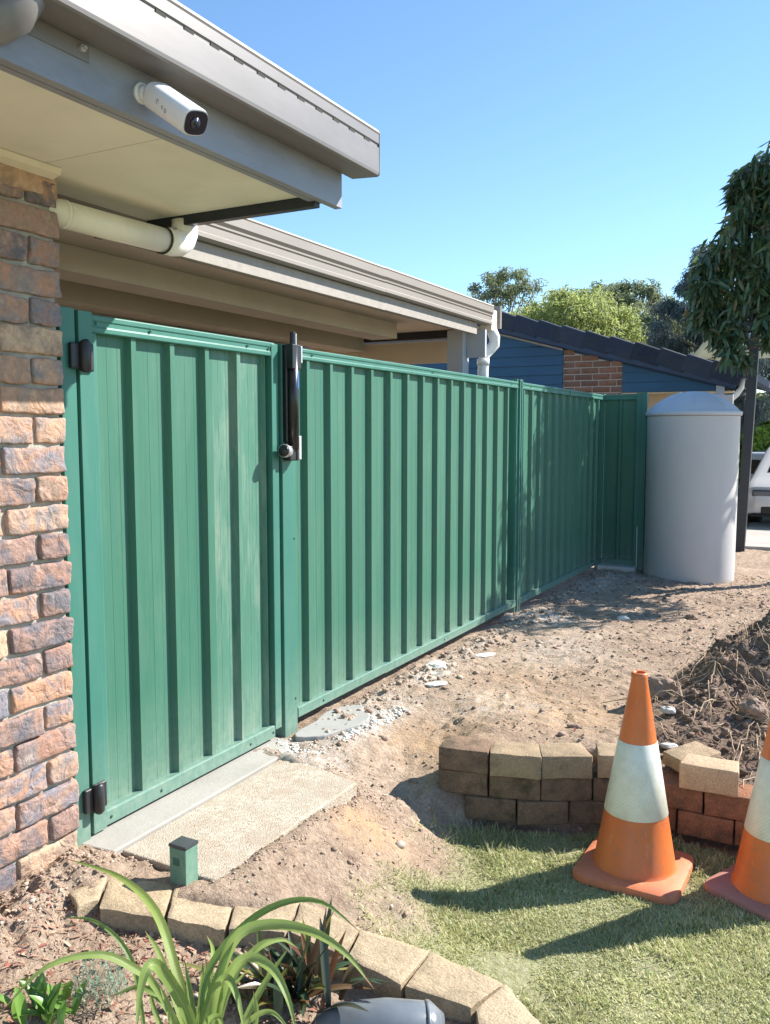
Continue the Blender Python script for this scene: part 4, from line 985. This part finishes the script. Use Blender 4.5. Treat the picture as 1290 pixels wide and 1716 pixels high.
LEAVES = [
 (0.034,[(0.979,1.564,-0.123),(0.892,1.59,0.023),(0.766,1.648,0.134),(0.589,1.693,0.167),(0.389,1.679,0.181)]),
 (0.024,[(0.997,1.521,-0.087),(0.948,1.526,0.0),(0.847,1.572,0.083),(0.778,1.595,0.115)]),
 (0.026,[(0.991,1.518,-0.087),(0.911,1.49,0.064),(0.882,1.458,0.118),(0.825,1.399,0.173),(0.752,1.303,0.174),(0.705,1.213,0.102)]),
 (0.040,[(1.011,1.526,-0.116),(1.003,1.5,0.015),(0.974,1.452,0.141),(0.964,1.417,0.179),(0.968,1.381,0.144),(0.991,1.339,0.06)]),
 (0.026,[(1.01,1.528,-0.087),(0.984,1.585,0.054),(1.021,1.671,0.144),(1.1,1.743,0.201),(1.205,1.777,0.216),(1.318,1.776,0.169)]),
 (0.036,[(1.023,1.535,-0.087),(1.045,1.564,0.086),(1.093,1.579,0.201),(1.179,1.595,0.244),(1.293,1.6,0.255),(1.388,1.593,0.233),(1.469,1.574,0.188)]),
 (0.032,[(1.036,1.541,-0.087),(1.07,1.555,0.084),(1.134,1.553,0.171),(1.211,1.548,0.173),(1.269,1.529,0.133),(1.315,1.502,0.067)]),
 (0.024,[(1.062,1.613,-0.079),(1.081,1.688,0.0),(1.109,1.768,0.072)]),
 (0.028,[(1.061,1.501,-0.052),(1.082,1.505,0.095),(1.121,1.498,0.148),(1.169,1.476,0.13),(1.207,1.455,0.06)]),
 (0.018,[(0.791,1.574,-0.163),(0.748,1.596,-0.054),(0.716,1.608,0.004),(0.662,1.607,0.059),(0.585,1.592,0.094),(0.494,1.565,0.088)]),
 (0.022,[(0.998,1.542,-0.101),(0.95,1.572,-0.011),(0.904,1.601,0.071)]),
 (0.022,[(1.017,1.553,-0.101),(0.99,1.593,-0.011),(0.95,1.627,0.08)]),
 (0.016,[(1.057,1.532,-0.073),(1.061,1.542,0.013),(1.066,1.552,0.077)]),
 (0.030,[(1.031,1.481,-0.094),(1.051,1.505,0.033),(1.067,1.547,0.133),(1.084,1.573,0.187)]),
 (0.028,[(1.013,1.471,-0.094),(0.989,1.46,0.025),(0.972,1.438,0.122)]),
 (0.018,[(1.119,1.586,-0.087),(1.128,1.6,-0.001),(1.119,1.601,0.057)]),
 (0.018,[(0.92,1.533,-0.123),(0.859,1.541,-0.054),(0.826,1.553,0.008)]),
 (0.022,[(0.96,1.608,-0.158),(0.933,1.691,-0.09),(0.963,1.795,-0.007),(1.004,1.876,0.005),(1.042,1.915,-0.032)])]
sp1 = thing('strap_leaf_plant', 'large bright green plant with long arching strap leaves in front of the bed', 'plant', (1.0,1.53,-.12))
LEAVES += [(.020,[(1.0,1.54,-.14),(.97,1.60,-.02),(.93,1.68,.05),(.86,1.74,.05)]),(.018,[(1.02,1.55,-.14),(1.03,1.62,.02),(1.06,1.70,.10),(1.12,1.75,.11)]),
 (.022,[(1.0,1.52,-.14),(.95,1.50,.0),(.88,1.48,.06),(.80,1.45,.03)]),(.018,[(1.03,1.54,-.14),(1.10,1.58,-.03),(1.17,1.60,.02),(1.24,1.60,-.02)]),(.02,[(.99,1.53,-.14),(.98,1.57,.0),(.965,1.60,.09)]),
 (.016,[(1.01,1.56,-.14),(1.00,1.64,-.03),(1.02,1.72,.02)]),(.02,[(1.02,1.52,-.14),(1.05,1.50,.0),(1.12,1.47,.07),(1.18,1.42,.05)])]
for i, (wd, pts_) in enumerate(LEAVES):
    mb = MB(); leaf_strip(mb, pts_, wd*.68, 20, face=Vector((.5,-.55,.75)).normalized(), fold=.34, twist=random.uniform(-.35,.35))
    o = build('leaf', mb, 'strap_leaf', sp1, True); nv_ = len(o.data.vertices)
    for an, vals in (('across', (np.arange(nv_) % 5)/4.), ('along', (np.arange(nv_)//5)/(nv_/5-1.))):
        at_ = o.data.attributes.new(an, 'FLOAT', 'POINT'); at_.data.foreach_set('value', vals.astype(np.float32))
def pointed(u): return max(0, math.sin(math.pi*(.08+.92*u)**.8))**.8*(1 if u < .97 else .4)
sp2 = thing('cordyline_plant', 'low clump of dark pointed leaves with some red and yellow beside the edging', 'plant', (1.02,1.93,-.19))
for i in range(64):
    th = random.uniform(0, 2*math.pi); el_ = random.uniform(.25,1.35); L_ = random.uniform(.12,.26); bx, by = 1.02+random.gauss(0,.06), 1.93+random.gauss(0,.045)
    d = Vector((math.cos(th)*math.cos(el_), math.sin(th)*math.cos(el_), math.sin(el_)))
    p = Vector((bx,by,-.19)); mid = p+d*L_*.55+Vector((0,0,.01)); tip = p+d*L_+Vector((0,0,-.02*math.cos(el_)))
    mb = MB(); leaf_strip(mb, [p, mid, tip], random.uniform(.016,.030), 8, pointed, .3, twist=random.uniform(-.6,.6)); build('leaf', mb, 'dark_rosette', sp2, True)
def tuft(mb, c, r_, n, L_, wd, mat=None, up=.6, curve=.02):
    for i in range(n):
        th = random.uniform(0, 2*math.pi); rr = r_*math.sqrt(random.random())
        p = Vector(c)+Vector((math.cos(th)*rr, math.sin(th)*rr, 0)); a = random.uniform(0, 2*math.pi); e_ = random.uniform(up,1.5)
        d = Vector((math.cos(a)*math.cos(e_), math.sin(a)*math.cos(e_), math.sin(e_))); l_ = L_*random.uniform(.5,1)
        side = d.cross(Vector((0,0,1))).normalized() if abs(d.z) < .99 else Vector((1,0,0))
        q = p+d*l_*.6; t_ = p+d*l_+Vector((0,0,-curve*random.random()))
        mb.add([p-side*wd, p+side*wd, q+side*wd*.7, q-side*wd*.7, t_], [(0,1,2,3),(3,2,4)])
mb = MB()
for i in range(70):
    th = random.uniform(0,2*math.pi); rr = .07*math.sqrt(random.random()); c0 = Vector((.63+math.cos(th)*rr*1.1, 1.57+math.sin(th)*rr, -.09)); h_ = random.uniform(.05,.12)
    d0 = Vector((random.uniform(-.4,.4), random.uniform(-.4,.4), 1)).normalized()
    for k in range(16):
        p = c0+d0*h_*(k/16); a = random.uniform(0,2*math.pi); s_ = Vector((math.cos(a),math.sin(a),.6)).normalized(); sd_ = s_.cross(d0).normalized()*.0012; l_ = .012
        mb.add([p-sd_, p+sd_, p+s_*l_], [(0,1,2)])
    mb.add([c0-Vector((.001,0,0)), c0+Vector((.001,0,0)), c0+d0*h_], [(0,1,2)])
tag(build('feathery_plant', mb, 'silver_leaf', loc=(.63,1.57,-.1)), 'small silvery feathery shrub on the soil left of the strap leaves', 'plant')
sp3 = thing('succulent_plant', 'small bright green broad-leaf plant at the lower left corner', 'plant', (.56,1.46,-.1))
for i in range(26):
    th = random.uniform(0,2*math.pi); e_ = random.uniform(.2,1.3); bx, by = .57+random.gauss(0,.05), 1.455+random.gauss(0,.035); L_ = random.uniform(.05,.10)
    d = Vector((math.cos(th)*math.cos(e_), math.sin(th)*math.cos(e_), math.sin(e_))); p = Vector((bx,by,-.10))
    mb = MB(); leaf_strip(mb, [p, p+d*L_*.5+Vector((0,0,.01)), p+d*L_], random.uniform(.022,.034), 8, pointed, .25); build('leaf', mb, 'succulent', sp3, True)
# grey plastic tub half out of frame
tb = thing('plastic_tub', 'smooth dark grey plastic tub lying at the bottom edge inside the bed', 'tub', (1.28,1.95,-.25))
mb = MB().tube([(1.13,1.875,-.25),(1.145,1.882,-.235),(1.18,1.90,-.228),(1.29,1.963,-.225),(1.39,2.02,-.232),(1.41,2.032,-.24)], [.03,.06,.078,.084,.080,.06], 28)
build('body', mb, 'tub_grey', tb, True)
build('rim', MB().tube([(1.378,2.013,-.231),(1.388,2.019,-.232)], .083, 28), 'tub_grey', tb, True)
# small low leaves by the bed's right end
mb = MB(); tuft(mb, (1.44,2.03,-.24), .03, 8, .09, .005, up=1.0)
tag(build('young_plant', mb, 'dark_rosette', loc=(1.44,2.03,-.24)), 'tiny upright shoots between the tub and the edging blocks', 'plant')

# ------------------------------------------------------------ lawn blades
def blades(n, xr, yr, maskf, L_, wd, mat, name, lean=.9, seed=1):
    r = np.random.default_rng(seed)
    x = r.uniform(*xr, n); y = r.uniform(*yr, n); m_ = maskf(x, y); keep = r.random(n) < m_; x, y = x[keep], y[keep]; n = len(x)
    z = height(x, y)-.003
    th = r.uniform(0, 2*np.pi, n); e = r.uniform(.15, 1.45, n)**1.0; l = L_*r.uniform(.45, 1.15, n)
    cl = .75+.5*np.clip(fbm(x*6, y*6, 3), -.6, 1.); l = l*cl
    d = np.stack([np.cos(th)*np.cos(e*lean), np.sin(th)*np.cos(e*lean), np.sin(e*lean)], 1)
    s = np.stack([-np.sin(th), np.cos(th), np.zeros(n)], 1)*wd*r.uniform(.6,1.3,n)[:,None]
    p = np.stack([x,y,z], 1); q = p+d*(l*.55)[:,None]; t = p+d*l[:,None]; t[:,2] -= l*.22
    V = np.stack([p-s, p+s, q+s*.8, q-s*.8, t], 1).reshape(-1,3)
    b = np.arange(n)[:,None]*5
    F = np.concatenate([b+np.array([[0,1,2]]), b+np.array([[0,2,3]]), b+np.array([[3,2,4]])], 0)
    me = fast_mesh(name, V, F, mat); o = bpy.data.objects.new(name, me); C.objects.link(o); return o
def lm_vis(x, y):
    m_ = lawn_mask(x, y); pat = fbm(x*4.3+3, y*4.3+8, 4)
    return np.clip(m_**1.5*(1.02+.95*pat)-.9*blob(x,y,1.78,3.05,.14,.07)*0, .0, 1)
tag(blades(260000, (.75,3.0), (1.9,3.72), lm_vis, .036, .0017, 'grass', 'lawn_grass'), 'short sunlit lawn grass around the traffic cones', 'grass', kind='stuff')
def rim(x, y):
    yw = np.interp(x, WX, WY); return np.clip(lawn_mask(x,y)+.35, 0, 1)*(np.exp(-np.abs(yw-y)/.10)*(y < yw)*sstep(.95,1.1,x)*.8+blob(x,y,1.0,3.2,.3,.15)*.5+blob(x,y,1.90,3.5,.08,.1)*.8)
tag(blades(18000, (.8,2.5), (2.9,3.72), rim, .075, .0019, 'grass', 'long_grass', .95, 3), 'longer shaded grass tufts at the foot of the block wall', 'grass', kind='stuff')
def dry(x, y):
    l_ = lawn_mask(x,y); return np.clip((l_*(1-l_))*2.2+.30*l_*(.4+.6*(fbm(x*5+2,y*5,3) > .1))+.05*(x > .7), 0, 1)*(np.interp(x, WX, WY) > y)*(1-bed_mask(x,y))
tag(blades(60000, (.5,2.6), (2.1,3.6), dry, .030, .0011, 'dry_grass', 'dry_grass', .35, 5), 'dry straw coloured grass scattered on the bare lawn edge', 'dry grass', kind='stuff')

# ------------------------------------------------------------ loose soil, stones, litter
ico = bmesh.new(); bmesh.ops.create_icosphere(ico, subdivisions=1, radius=1); IV = np.array([v.co[:] for v in ico.verts]); IF = np.array([[v.index for v in f.verts] for f in ico.faces]); ico.free()
def stones(n, xr, yr, maskf, smin, smax, mat, name, seed, flatn=.6, power=3.):
    r = np.random.default_rng(seed); x = r.uniform(*xr, n); y = r.uniform(*yr, n); keep = r.random(n) < maskf(x,y); x, y = x[keep], y[keep]; n = len(x)
    s = smin+(smax-smin)*r.random(n)**power; z = height(x,y)+s*.15
    dfm = 1+r.uniform(-.45,.35,(n,12,1)); sc3 = np.stack([np.ones(n), r.uniform(.5,1,n), flatn*r.uniform(.5,1.1,n)],1)[:,None,:]
    V = IV[None]*dfm*sc3*s[:,None,None]; a = r.uniform(0,2*np.pi,n); ca, sa = np.cos(a)[:,None], np.sin(a)[:,None]
    V = np.stack([V[...,0]*ca-V[...,1]*sa, V[...,0]*sa+V[...,1]*ca, V[...,2]], -1)+np.stack([x,y,z],1)[:,None,:]
    F = (IF[None]+np.arange(n)[:,None,None]*12).reshape(-1,3)
    me = fast_mesh(name, V.reshape(-1,3), F, mat); o = bpy.data.objects.new(name, me); C.objects.link(o); return o
def dirt_mask(x, y):
    slabm = (x > -.1)&(x < .6)&(y > 2.12)&(y < 3.1)
    return np.where((x < .02)|slabm|((x<.12)&(y<2.05)), 0, 1-np.clip(lawn_mask(x,y)*1.3,0,1))*(.35+.65*sstep(-.2,.5,fbm(x*3,y*3,3)))
tag(stones(10000, (.02,2.9), (1.35,5.6), dirt_mask, .0025, .011, 'peb_mat', 'loose_soil', 11), 'fine crumbs of brown soil and grit spread over the bare ground', 'soil', kind='stuff')
tag(stones(5000, (.02,2.6), (5.6,9.8), lambda x,y: .8*(x > .03)+0*x, .004, .02, 'peb_mat', 'loose_soil', 12), 'crumbs of soil and grit on the ground towards the tank', 'soil', kind='stuff')
def mound_mask(x, y): return sstep(1.45,1.75,x)*(y > np.interp(x, WX, WY)+.17)*(y < 6.3)
tag(stones(9000, (1.4,3.4), (3.6,6.3), mound_mask, .004, .030, 'clod_mat', 'earth_clods', 13, .8, 5), 'clods and stones covering the dug earth heap behind the wall', 'clods', kind='stuff')
def fence_line(x, y): return np.exp(-(np.abs(x-.13)/.12)**2)*(y > 3.35)*(y < 9.2)
tag(stones(3500, (.01,.45), (3.3,9.2), fence_line, .004, .022, 'peb_mat', 'rubble', 14, .8), 'rubble and soil crumbs along the foot of the fence', 'rubble', kind='stuff')
tag(stones(1800, (.03,.34), (1.5,2.12), lambda x,y: np.exp(-((x-.15)/.1)**2), .003, .012, 'peb_mat', 'loose_soil', 15), 'crumbly soil heaped at the foot of the brick pier', 'soil', kind='stuff')
tag(stones(450, (.05,2.0), (2.2,6.5), dirt_mask, .008, .030, 'peb_mat', 'soil_lumps', 17, .7, 4), 'scattered larger lumps of dry soil on the bare ground', 'soil', kind='stuff')
tag(stones(1500, (.35,.70), (2.1,3.25), lambda x,y: .2+.8*np.clip(np.exp(-((x-.60)/.05)**2)+np.exp(-((y-3.12)/.06)**2),0,1), .002, .009, 'peb_mat', 'loose_soil', 18), 'soil crumbs spilled over the edge of the aggregate slab', 'soil', kind='stuff')
# bark and leaf litter in the bed, flat chips
def chips(n, xr, yr, maskf, smin, smax, mat, name, seed, lift=.004):
    r = np.random.default_rng(seed); x = r.uniform(*xr, n); y = r.uniform(*yr, n); keep = r.random(n) < maskf(x,y); x, y = x[keep], y[keep]; n = len(x)
    s = smin+(smax-smin)*r.random(n)**2; z = height(x,y)+lift
    base = np.array([[-1,-.35,0],[.1,-.5,.1],[1,-.1,0],[.9,.3,.05],[0,.5,.12],[-.9,.3,0]]); V = base[None]*s[:,None,None]*np.stack([np.ones(n),r.uniform(.35,1,n),np.ones(n)],1)[:,None,:]
    V = V*(1+r.uniform(-.25,.25,(n,6,1)))
    tl = r.uniform(-.6,.6,n)[:,None]; V = np.stack([V[...,0]*np.cos(tl)-V[...,2]*np.sin(tl), V[...,1], V[...,0]*np.sin(tl)+V[...,2]*np.cos(tl)],-1)
    a = r.uniform(0,2*np.pi,n)[:,None]; V = np.stack([V[...,0]*np.cos(a)-V[...,1]*np.sin(a), V[...,0]*np.sin(a)+V[...,1]*np.cos(a), V[...,2]],-1)+np.stack([x,y,z],1)[:,None,:]
    F = (np.array([[0,1,4,5],[1,2,3,4]])[None]+np.arange(n)[:,None,None]*6).reshape(-1,4)
    me = fast_mesh(name, V.reshape(-1,3), F, mat); o = bpy.data.objects.new(name, me); C.objects.link(o); return o
tag(chips(6500, (.08,1.75), (1.2,2.0), lambda x,y: bed_mask(x,y)*.9, .004, .016, 'mulch', 'bark_mulch', 21), 'bark chips and leaf litter covering the planted bed', 'mulch', kind='stuff')
tag(chips(2600, (.05,2.4), (2.9,9.5), lambda x,y: (x > .05)*(1-lawn_mask(x,y))*.8, .004, .015, 'mulch', 'leaf_litter', 22), 'small dead leaves and bark flakes on the bare soil', 'leaf litter', kind='stuff')
# twigs, roots and straw
def strands(n, xr, yr, maskf, lmin, lmax, rad, mat, name, seed, arch=.01, segs=5, droop=0):
    r = random.Random(seed); mb = MB(); c_ = 0; tries = 0
    while c_ < n and tries < n*20:
        tries += 1; x, y = r.uniform(*xr), r.uniform(*yr)
        if r.random() > float(maskf(np.array([x]), np.array([y]))[0]): continue
        a = r.uniform(0,2*math.pi); L_ = r.uniform(lmin,lmax); pts_ = []; px_, py_ = x, y
        for k in range(segs+1):
            u = k/segs; pts_.append((px_, py_, hz(px_,py_)+rad+arch*math.sin(math.pi*u)*r.uniform(.3,1.4)+.002))
            a += r.uniform(-.5,.5); px_ += math.cos(a)*L_/segs; py_ += math.sin(a)*L_/segs
        rr = rad*r.uniform(.5,1.3); mb.tube(pts_, [rr*(1-.6*k/segs) for k in range(segs+1)], 4, False); c_ += 1
    me = mb.mesh(name, M[mat], True); o = bpy.data.objects.new(name, me); C.objects.link(o); return o
near_d = lambda x,y: dirt_mask(x,y)*(x > .06)
tag(strands(330, (.05,2.2), (2.2,6.0), near_d, .03,.16,.0011,'root','dry_twigs',31,.006), 'thin dry twigs and stalks lying on the bare earth', 'twigs', kind='stuff')
tag(strands(260, (.1,2.2), (6.0,9.6), near_d, .08,.35,.0022,'root','dry_twigs',32,.02), 'pale dry stalks strewn over the dappled ground by the tank', 'twigs', kind='stuff')
tag(strands(420, (.08,1.7), (1.3,2.0), lambda x,y: bed_mask(x,y), .02,.09,.0009,'root','straw',33,.008), 'fine straw and stalks on the bed soil', 'straw', kind='stuff')
tag(strands(260, (1.45,2.8), (3.75,5.3), mound_mask, .10,.42,.0036,'root','exposed_roots',34,.05,7), 'tangle of exposed pale roots in the earth heap', 'roots', kind='stuff')
tag(strands(260, (1.45,2.9), (3.6,5.5), mound_mask, .05,.2,.0014,'root','root_hairs',35,.03), 'fine root hairs hanging from the earth heap', 'roots', kind='stuff')
# a few individual lumps
def lump(name, label, cat, x, y, s, mat, seed, sq=(1,.7,.5), dz=0, rz=0, sub=3):
    bm = bmesh.new(); bmesh.ops.create_icosphere(bm, subdivisions=sub, radius=1)
    for v in bm.verts:
        p = v.co; d = 1+.28*noise.noise(p*1.6+Vector((seed*3.1,seed,0)))+.12*noise.noise(p*4.5+Vector((seed,0,seed*2)))
        v.co = Vector((p.x*sq[0], p.y*sq[1], p.z*sq[2]))*d*s
    me = bpy.data.meshes.new(name); bm.to_mesh(me); bm.free(); me.materials.append(M[mat])
    o = bpy.data.objects.new(name, me); C.objects.link(o); o.location = (x,y,hz(x,y)+s*sq[2]*.4+dz); o.rotation_euler = (0,0,rz); return tag(o, label, cat)
lump('cement_chunk', 'long white cement chunk by the fence, nearer of two', 'rubble', .30, 4.42, .055, 'white_lump', 1, (1.3,.5,.25), rz=.9)
lump('cement_chunk', 'white cement sliver further along the fence foot', 'rubble', .28, 5.22, .06, 'white_lump', 2, (1.3,.45,.25), rz=1.0)
lump('cement_splatter', 'crumbled grey cement around the bottom rail midway along the fence', 'rubble', .14, 4.78, .07, 'footing', 3, (.9,1.2,.35))
lump('stone', 'small brown stone alone on the dirt in front of the tank', 'stone', 1.28, 7.12, .05, 'clod', 4, (1,.7,.6))
lump('stone', 'pale flat stone on the dirt midway between fence and tank', 'stone', .83, 6.75, .045, 'white_lump', 5, (1.1,.6,.5))
lump('earth_clod', 'big dark earth clod at the left tip of the dug heap', 'clod', 1.50, 4.62, .105, 'clod', 6, (1.0,.7,.75), sub=4)
lump('plaster_lump', 'white lump beside the dark clod at the heap', 'rubble', 1.37, 4.78, .055, 'white_lump', 7, (1,.6,.5))
lump('stone', 'bluish white stone among roots on the front of the heap', 'stone', 1.60, 4.34, .035, 'footing', 8, (1.1,.8,.5), .02)
lump('stone', 'grey flat stone lower among roots behind the cone', 'stone', 1.66, 4.05, .035, 'footing', 9, (1.3,.8,.4), .02)
lump('stone', 'round grey stone just behind the second wall block', 'stone', 1.27, 3.70, .032, 'footing', 10, (.9,.9,.8))
lump('stone', 'broad grey stone behind the third wall block', 'stone', 1.40, 3.72, .06, 'clod', 11, (1.3,.6,.5))
lump('stone', 'small tan stone lying on the dirt behind the wall', 'stone', 1.20, 4.10, .03, 'clod', 12, (1.4,.6,.4))
lump('clay_lump', 'orange clay lump on the upper face of the heap', 'clod', 1.98, 4.45, .07, M['cone_base_dirty'] and 'clod', 13, (1,.8,.8), sub=4)
# fresh wet concrete collar by the latch post, with a splashed white rim
n = 26; vs = []
for k in range(n):
    th = 2*math.pi*k/n; r_ = 1+.14*math.sin(3*th+1)+.08*math.sin(5*th); vs.append((.125+.115*r_*math.cos(th), 3.62+.27*r_*math.sin(th)))
mb = MB().extrude([(x,y,-.09) for x,y in vs], (0,0,.058)); o = build('concrete_patch', mb, 'fresh_concrete', bevel=.006, seg=2); tag(o, kind='structure')
r2 = random.Random(4)
mb = MB()
def white_band(x,y): return np.exp(-(((x-.27)-(y-3.6)*.10)/.03)**2)*(y>3.42)*(y<4.0)+np.exp(-((x-.12)/.10)**2)*np.exp(-((y-3.24)/.07)**2)
ob = stones(5000, (.01,.42), (3.1,4.05), white_band, .003, .013, 'white_lump', 'cement_crumbs', 16, .6); tag(ob, 'white cement crumbs spilled round the fresh concrete patch', 'rubble', kind='stuff')

# ------------------------------------------------------------ trees
def leaf_cloud(clumps, n_per, L_, wd, droop=.3, seed=1, fold=True, long_=False):
    """clumps: (x,y,z,r); returns V,F of bent leaves"""
    r = np.random.default_rng(seed); Vs = []
    for (cx,cy,cz,cr) in clumps:
        n = int(n_per); u = r.normal(size=(n,3)); u /= np.linalg.norm(u,axis=1)[:,None]; rad = cr*r.random(n)**.45
        p = np.array([cx,cy,cz])+u*rad[:,None]*np.array([1,1,.8])
        th = r.uniform(0,2*np.pi,n); e = r.uniform(-1.3,.5,n)-droop; d = np.stack([np.cos(th)*np.cos(e), np.sin(th)*np.cos(e), np.sin(e)],1)
        s = np.cross(d, r.normal(size=(n,3))); s /= np.linalg.norm(s,axis=1)[:,None]+1e-6
        l = L_*r.uniform(.6,1.2,n)[:,None]; w_ = wd*r.uniform(.7,1.2,n)[:,None]; nr = np.cross(s,d)
        m1 = p+d*l*.35+nr*l*.06; m2 = p+d*l*.72+nr*l*.05-np.array([0,0,1])*l*.08*droop*2; t = p+d*l-np.array([0,0,1])*l*.2*droop
        Vs.append(np.stack([p, m1+s*w_, m2+s*w_*.75, t, m2-s*w_*.75, m1-s*w_], 1))
    V = np.concatenate(Vs).reshape(-1,3); n = len(V)//6; b = np.arange(n)[:,None]*6
    F = np.concatenate([b+np.array([[0,1,2,3]]), b+np.array([[0,3,4,5]])], 0); return V, F
def add_crown(parent, V, F, mat):
    off = np.array(wloc(parent)); me = fast_mesh('crown', V-off, F, mat); o = bpy.data.objects.new('crown', me); C.objects.link(o); o.parent = parent; return o
def limbs(parent, base, height_, r0, clumps, mat, seed=0, every=1):
    r = random.Random(seed); b = Vector(base); mb = MB(); topp = b+Vector((r.uniform(-.1,.1), r.uniform(-.1,.1), height_))
    mb.tube([b, b*.6+topp*.4+Vector((.05,.03,0)), topp], [r0, r0*.8, r0*.55], 10)
    tk = build('trunk', mb, mat, parent, True); mb = MB()
    for i, c in enumerate(clumps):
        if i % every: continue
        c = Vector(c[:3]); m_ = topp.lerp(c, .5)+Vector((r.uniform(-.1,.1), r.uniform(-.1,.1), r.uniform(.0,.2)))*(c-topp).length*.3
        st = b.lerp(topp, r.uniform(.65,1)); mb.tube([st, m_, c], [r0*.4, r0*.22, r0*.07], 6)
    build('branches', mb, mat, parent, True)
# near tree with long drooping leaves at the right edge, its trunk beyond the frame
t1 = thing('mango_tree', 'near tree with long drooping dark leaves at the right edge of the frame', 'tree', (2.6,10.3,-.1))
r = random.Random(5); cl1 = []
cen = Vector((2.30,10.1,3.20))
cen = Vector((2.45,10.2,3.15))
for i in range(74):
    while True:
        u = Vector((r.uniform(-1,1), r.uniform(-1,1), r.uniform(-1,1)))
        if .2 < u.length < 1: break
    cl1.append((cen.x+u.x*1.15, cen.y+u.y*1.15, cen.z+u.z*1.0, r.uniform(.14,.27)))
for (a,b,c_,rr,n_) in ((1.50,9.6,3.85,.26,9),(1.27,9.6,3.86,.17,6),(1.26,9.6,3.60,.16,5),(1.38,9.6,4.02,.14,4),(1.75,9.6,3.7,.35,11),(1.32,9.6,3.35,.28,9),(1.10,9.6,3.08,.20,6),(1.02,9.6,2.80,.22,6),(1.25,9.6,2.65,.28,8),(1.62,9.6,3.1,.38,14),(1.55,9.7,2.55,.25,7),(1.15,9.6,2.48,.15,4),(.98,9.7,3.12,.16,3),(.90,9.7,2.66,.14,3),(1.3,9.5,2.25,.12,3),(1.62,9.6,4.2,.12,2),(1.9,9.7,2.7,.35,9),(1.42,9.6,2.95,.22,7)):
    for q in range(n_):
        u = Vector((r.gauss(0,1), r.gauss(0,1), r.gauss(0,1))).normalized()*rr*r.random()**.4
        cl1.append((a+u.x, b+u.y, c_+u.z, r.uniform(.09,.17)))
V, F = leaf_cloud(cl1, 46, .17, .021, .5, 3); add_crown(t1, V, F, 'mango_leaf')
limbs(t1, (2.6,10.3,-.1), 2.6, .10, cl1, 'bark', 2, 3)
# lower hanging foliage that shades the ground by the tank
def far_tree(name, label, x, y, H_, wide, dens, mat, bark, seed, L_=.22, wd=.035, low=.35, nclump=60, droop=.2, gap=1.0):
    t = thing(name, label, 'tree', (x,y,-.1)); r = random.Random(seed); cl = []
    for i in range(nclump):
        a = r.uniform(0,2*math.pi); u = r.random()**.6; zz = r.random()
        prof = math.sin(math.pi*(.12+.82*zz))**.7
        cl.append((x+math.cos(a)*wide*u*prof, y+math.sin(a)*wide*u*prof, H_*(low+(1-low)*zz), wide*r.uniform(.13,.24)*gap))
    V, F = leaf_cloud(cl, dens, L_, wd, droop, seed); add_crown(t, V, F, mat); limbs(t, (x,y,-.1), H_*.55, H_*.022, cl, bark, seed, 3)
far_tree('gum_tree', 'thin topped grey green gum tree, leftmost above the tiled roof', -9.6, 32, 7.5, 2.2, 150, 'gum_leaf', 'pale_bark', 41, .17, .022, .45, 100, .2, .75)
far_tree('bottlebrush_tree', 'broad yellow green tree in the middle above the tiled roof', -4.9, 25, 5.3, 2.6, 270, 'lime_leaf', 'bark', 42, .18, .020, .3, 120, .2, .9)
far_tree('bottlebrush_tree', 'small yellow green tree just right of the beige gutter end', -6.4, 26, 5.25, 1.7, 230, 'lime_leaf', 'bark', 43, .18, .020, .3, 70, .2, .9)
far_tree('gum_tree', 'taller open gum tree behind the yellow green tree', -6.6, 36, 7.4, 2.4, 170, 'gum_leaf', 'pale_bark', 44, .18, .024, .4, 110, .2, .7)
far_tree('gum_tree', 'spreading gum tree right of the yellow green tree', -4.3, 30, 6.3, 2.2, 170, 'gum_leaf', 'pale_bark', 45, .17, .022, .4, 110, .2, .7)
far_tree('gum_tree', 'low pale gum tree dipping towards the sky gap', -3.6, 34, 5.7, 2.8, 170, 'gum_leaf', 'pale_bark', 46, .18, .024, .35, 90, .2, .75)
far_tree('she_oak_tree', 'tall dark bluish she-oak behind the drooping tree', -.05, 20, 5.35, 1.65, 330, 'oak_leaf', 'bark', 47, .15, .010, .3, 130, .5, .8)
far_tree('she_oak_tree', 'dark tree behind the shade sail at the right edge', 2.4, 24, 6.5, 2.2, 500, 'oak_leaf', 'bark', 48, .2, .03, .05, 80, .4)
far_tree('hedge_shrub', 'bright yellow green shrub beyond the parked white car', .35, 22.5, 2.1, 1.7, 600, 'hedge_leaf', 'bark', 49, .10, .028, .05, 60, .1)
far_tree('gum_tree', 'leafy gum tree far right, mostly outside the frame', 6.0, 30, 8.5, 3.0, 300, 'gum_leaf', 'pale_bark', 50, .25, .04, .2, 70)
far_tree('hedge_shrub', 'dark green bush far behind the tank', -.8, 27, 2.6, 2.0, 400, 'gum_leaf', 'bark', 51, .14, .035, .05, 50, .1)
print('faces', sum(len(o.data.polygons) for o in bpy.data.objects if o.type == 'MESH'))
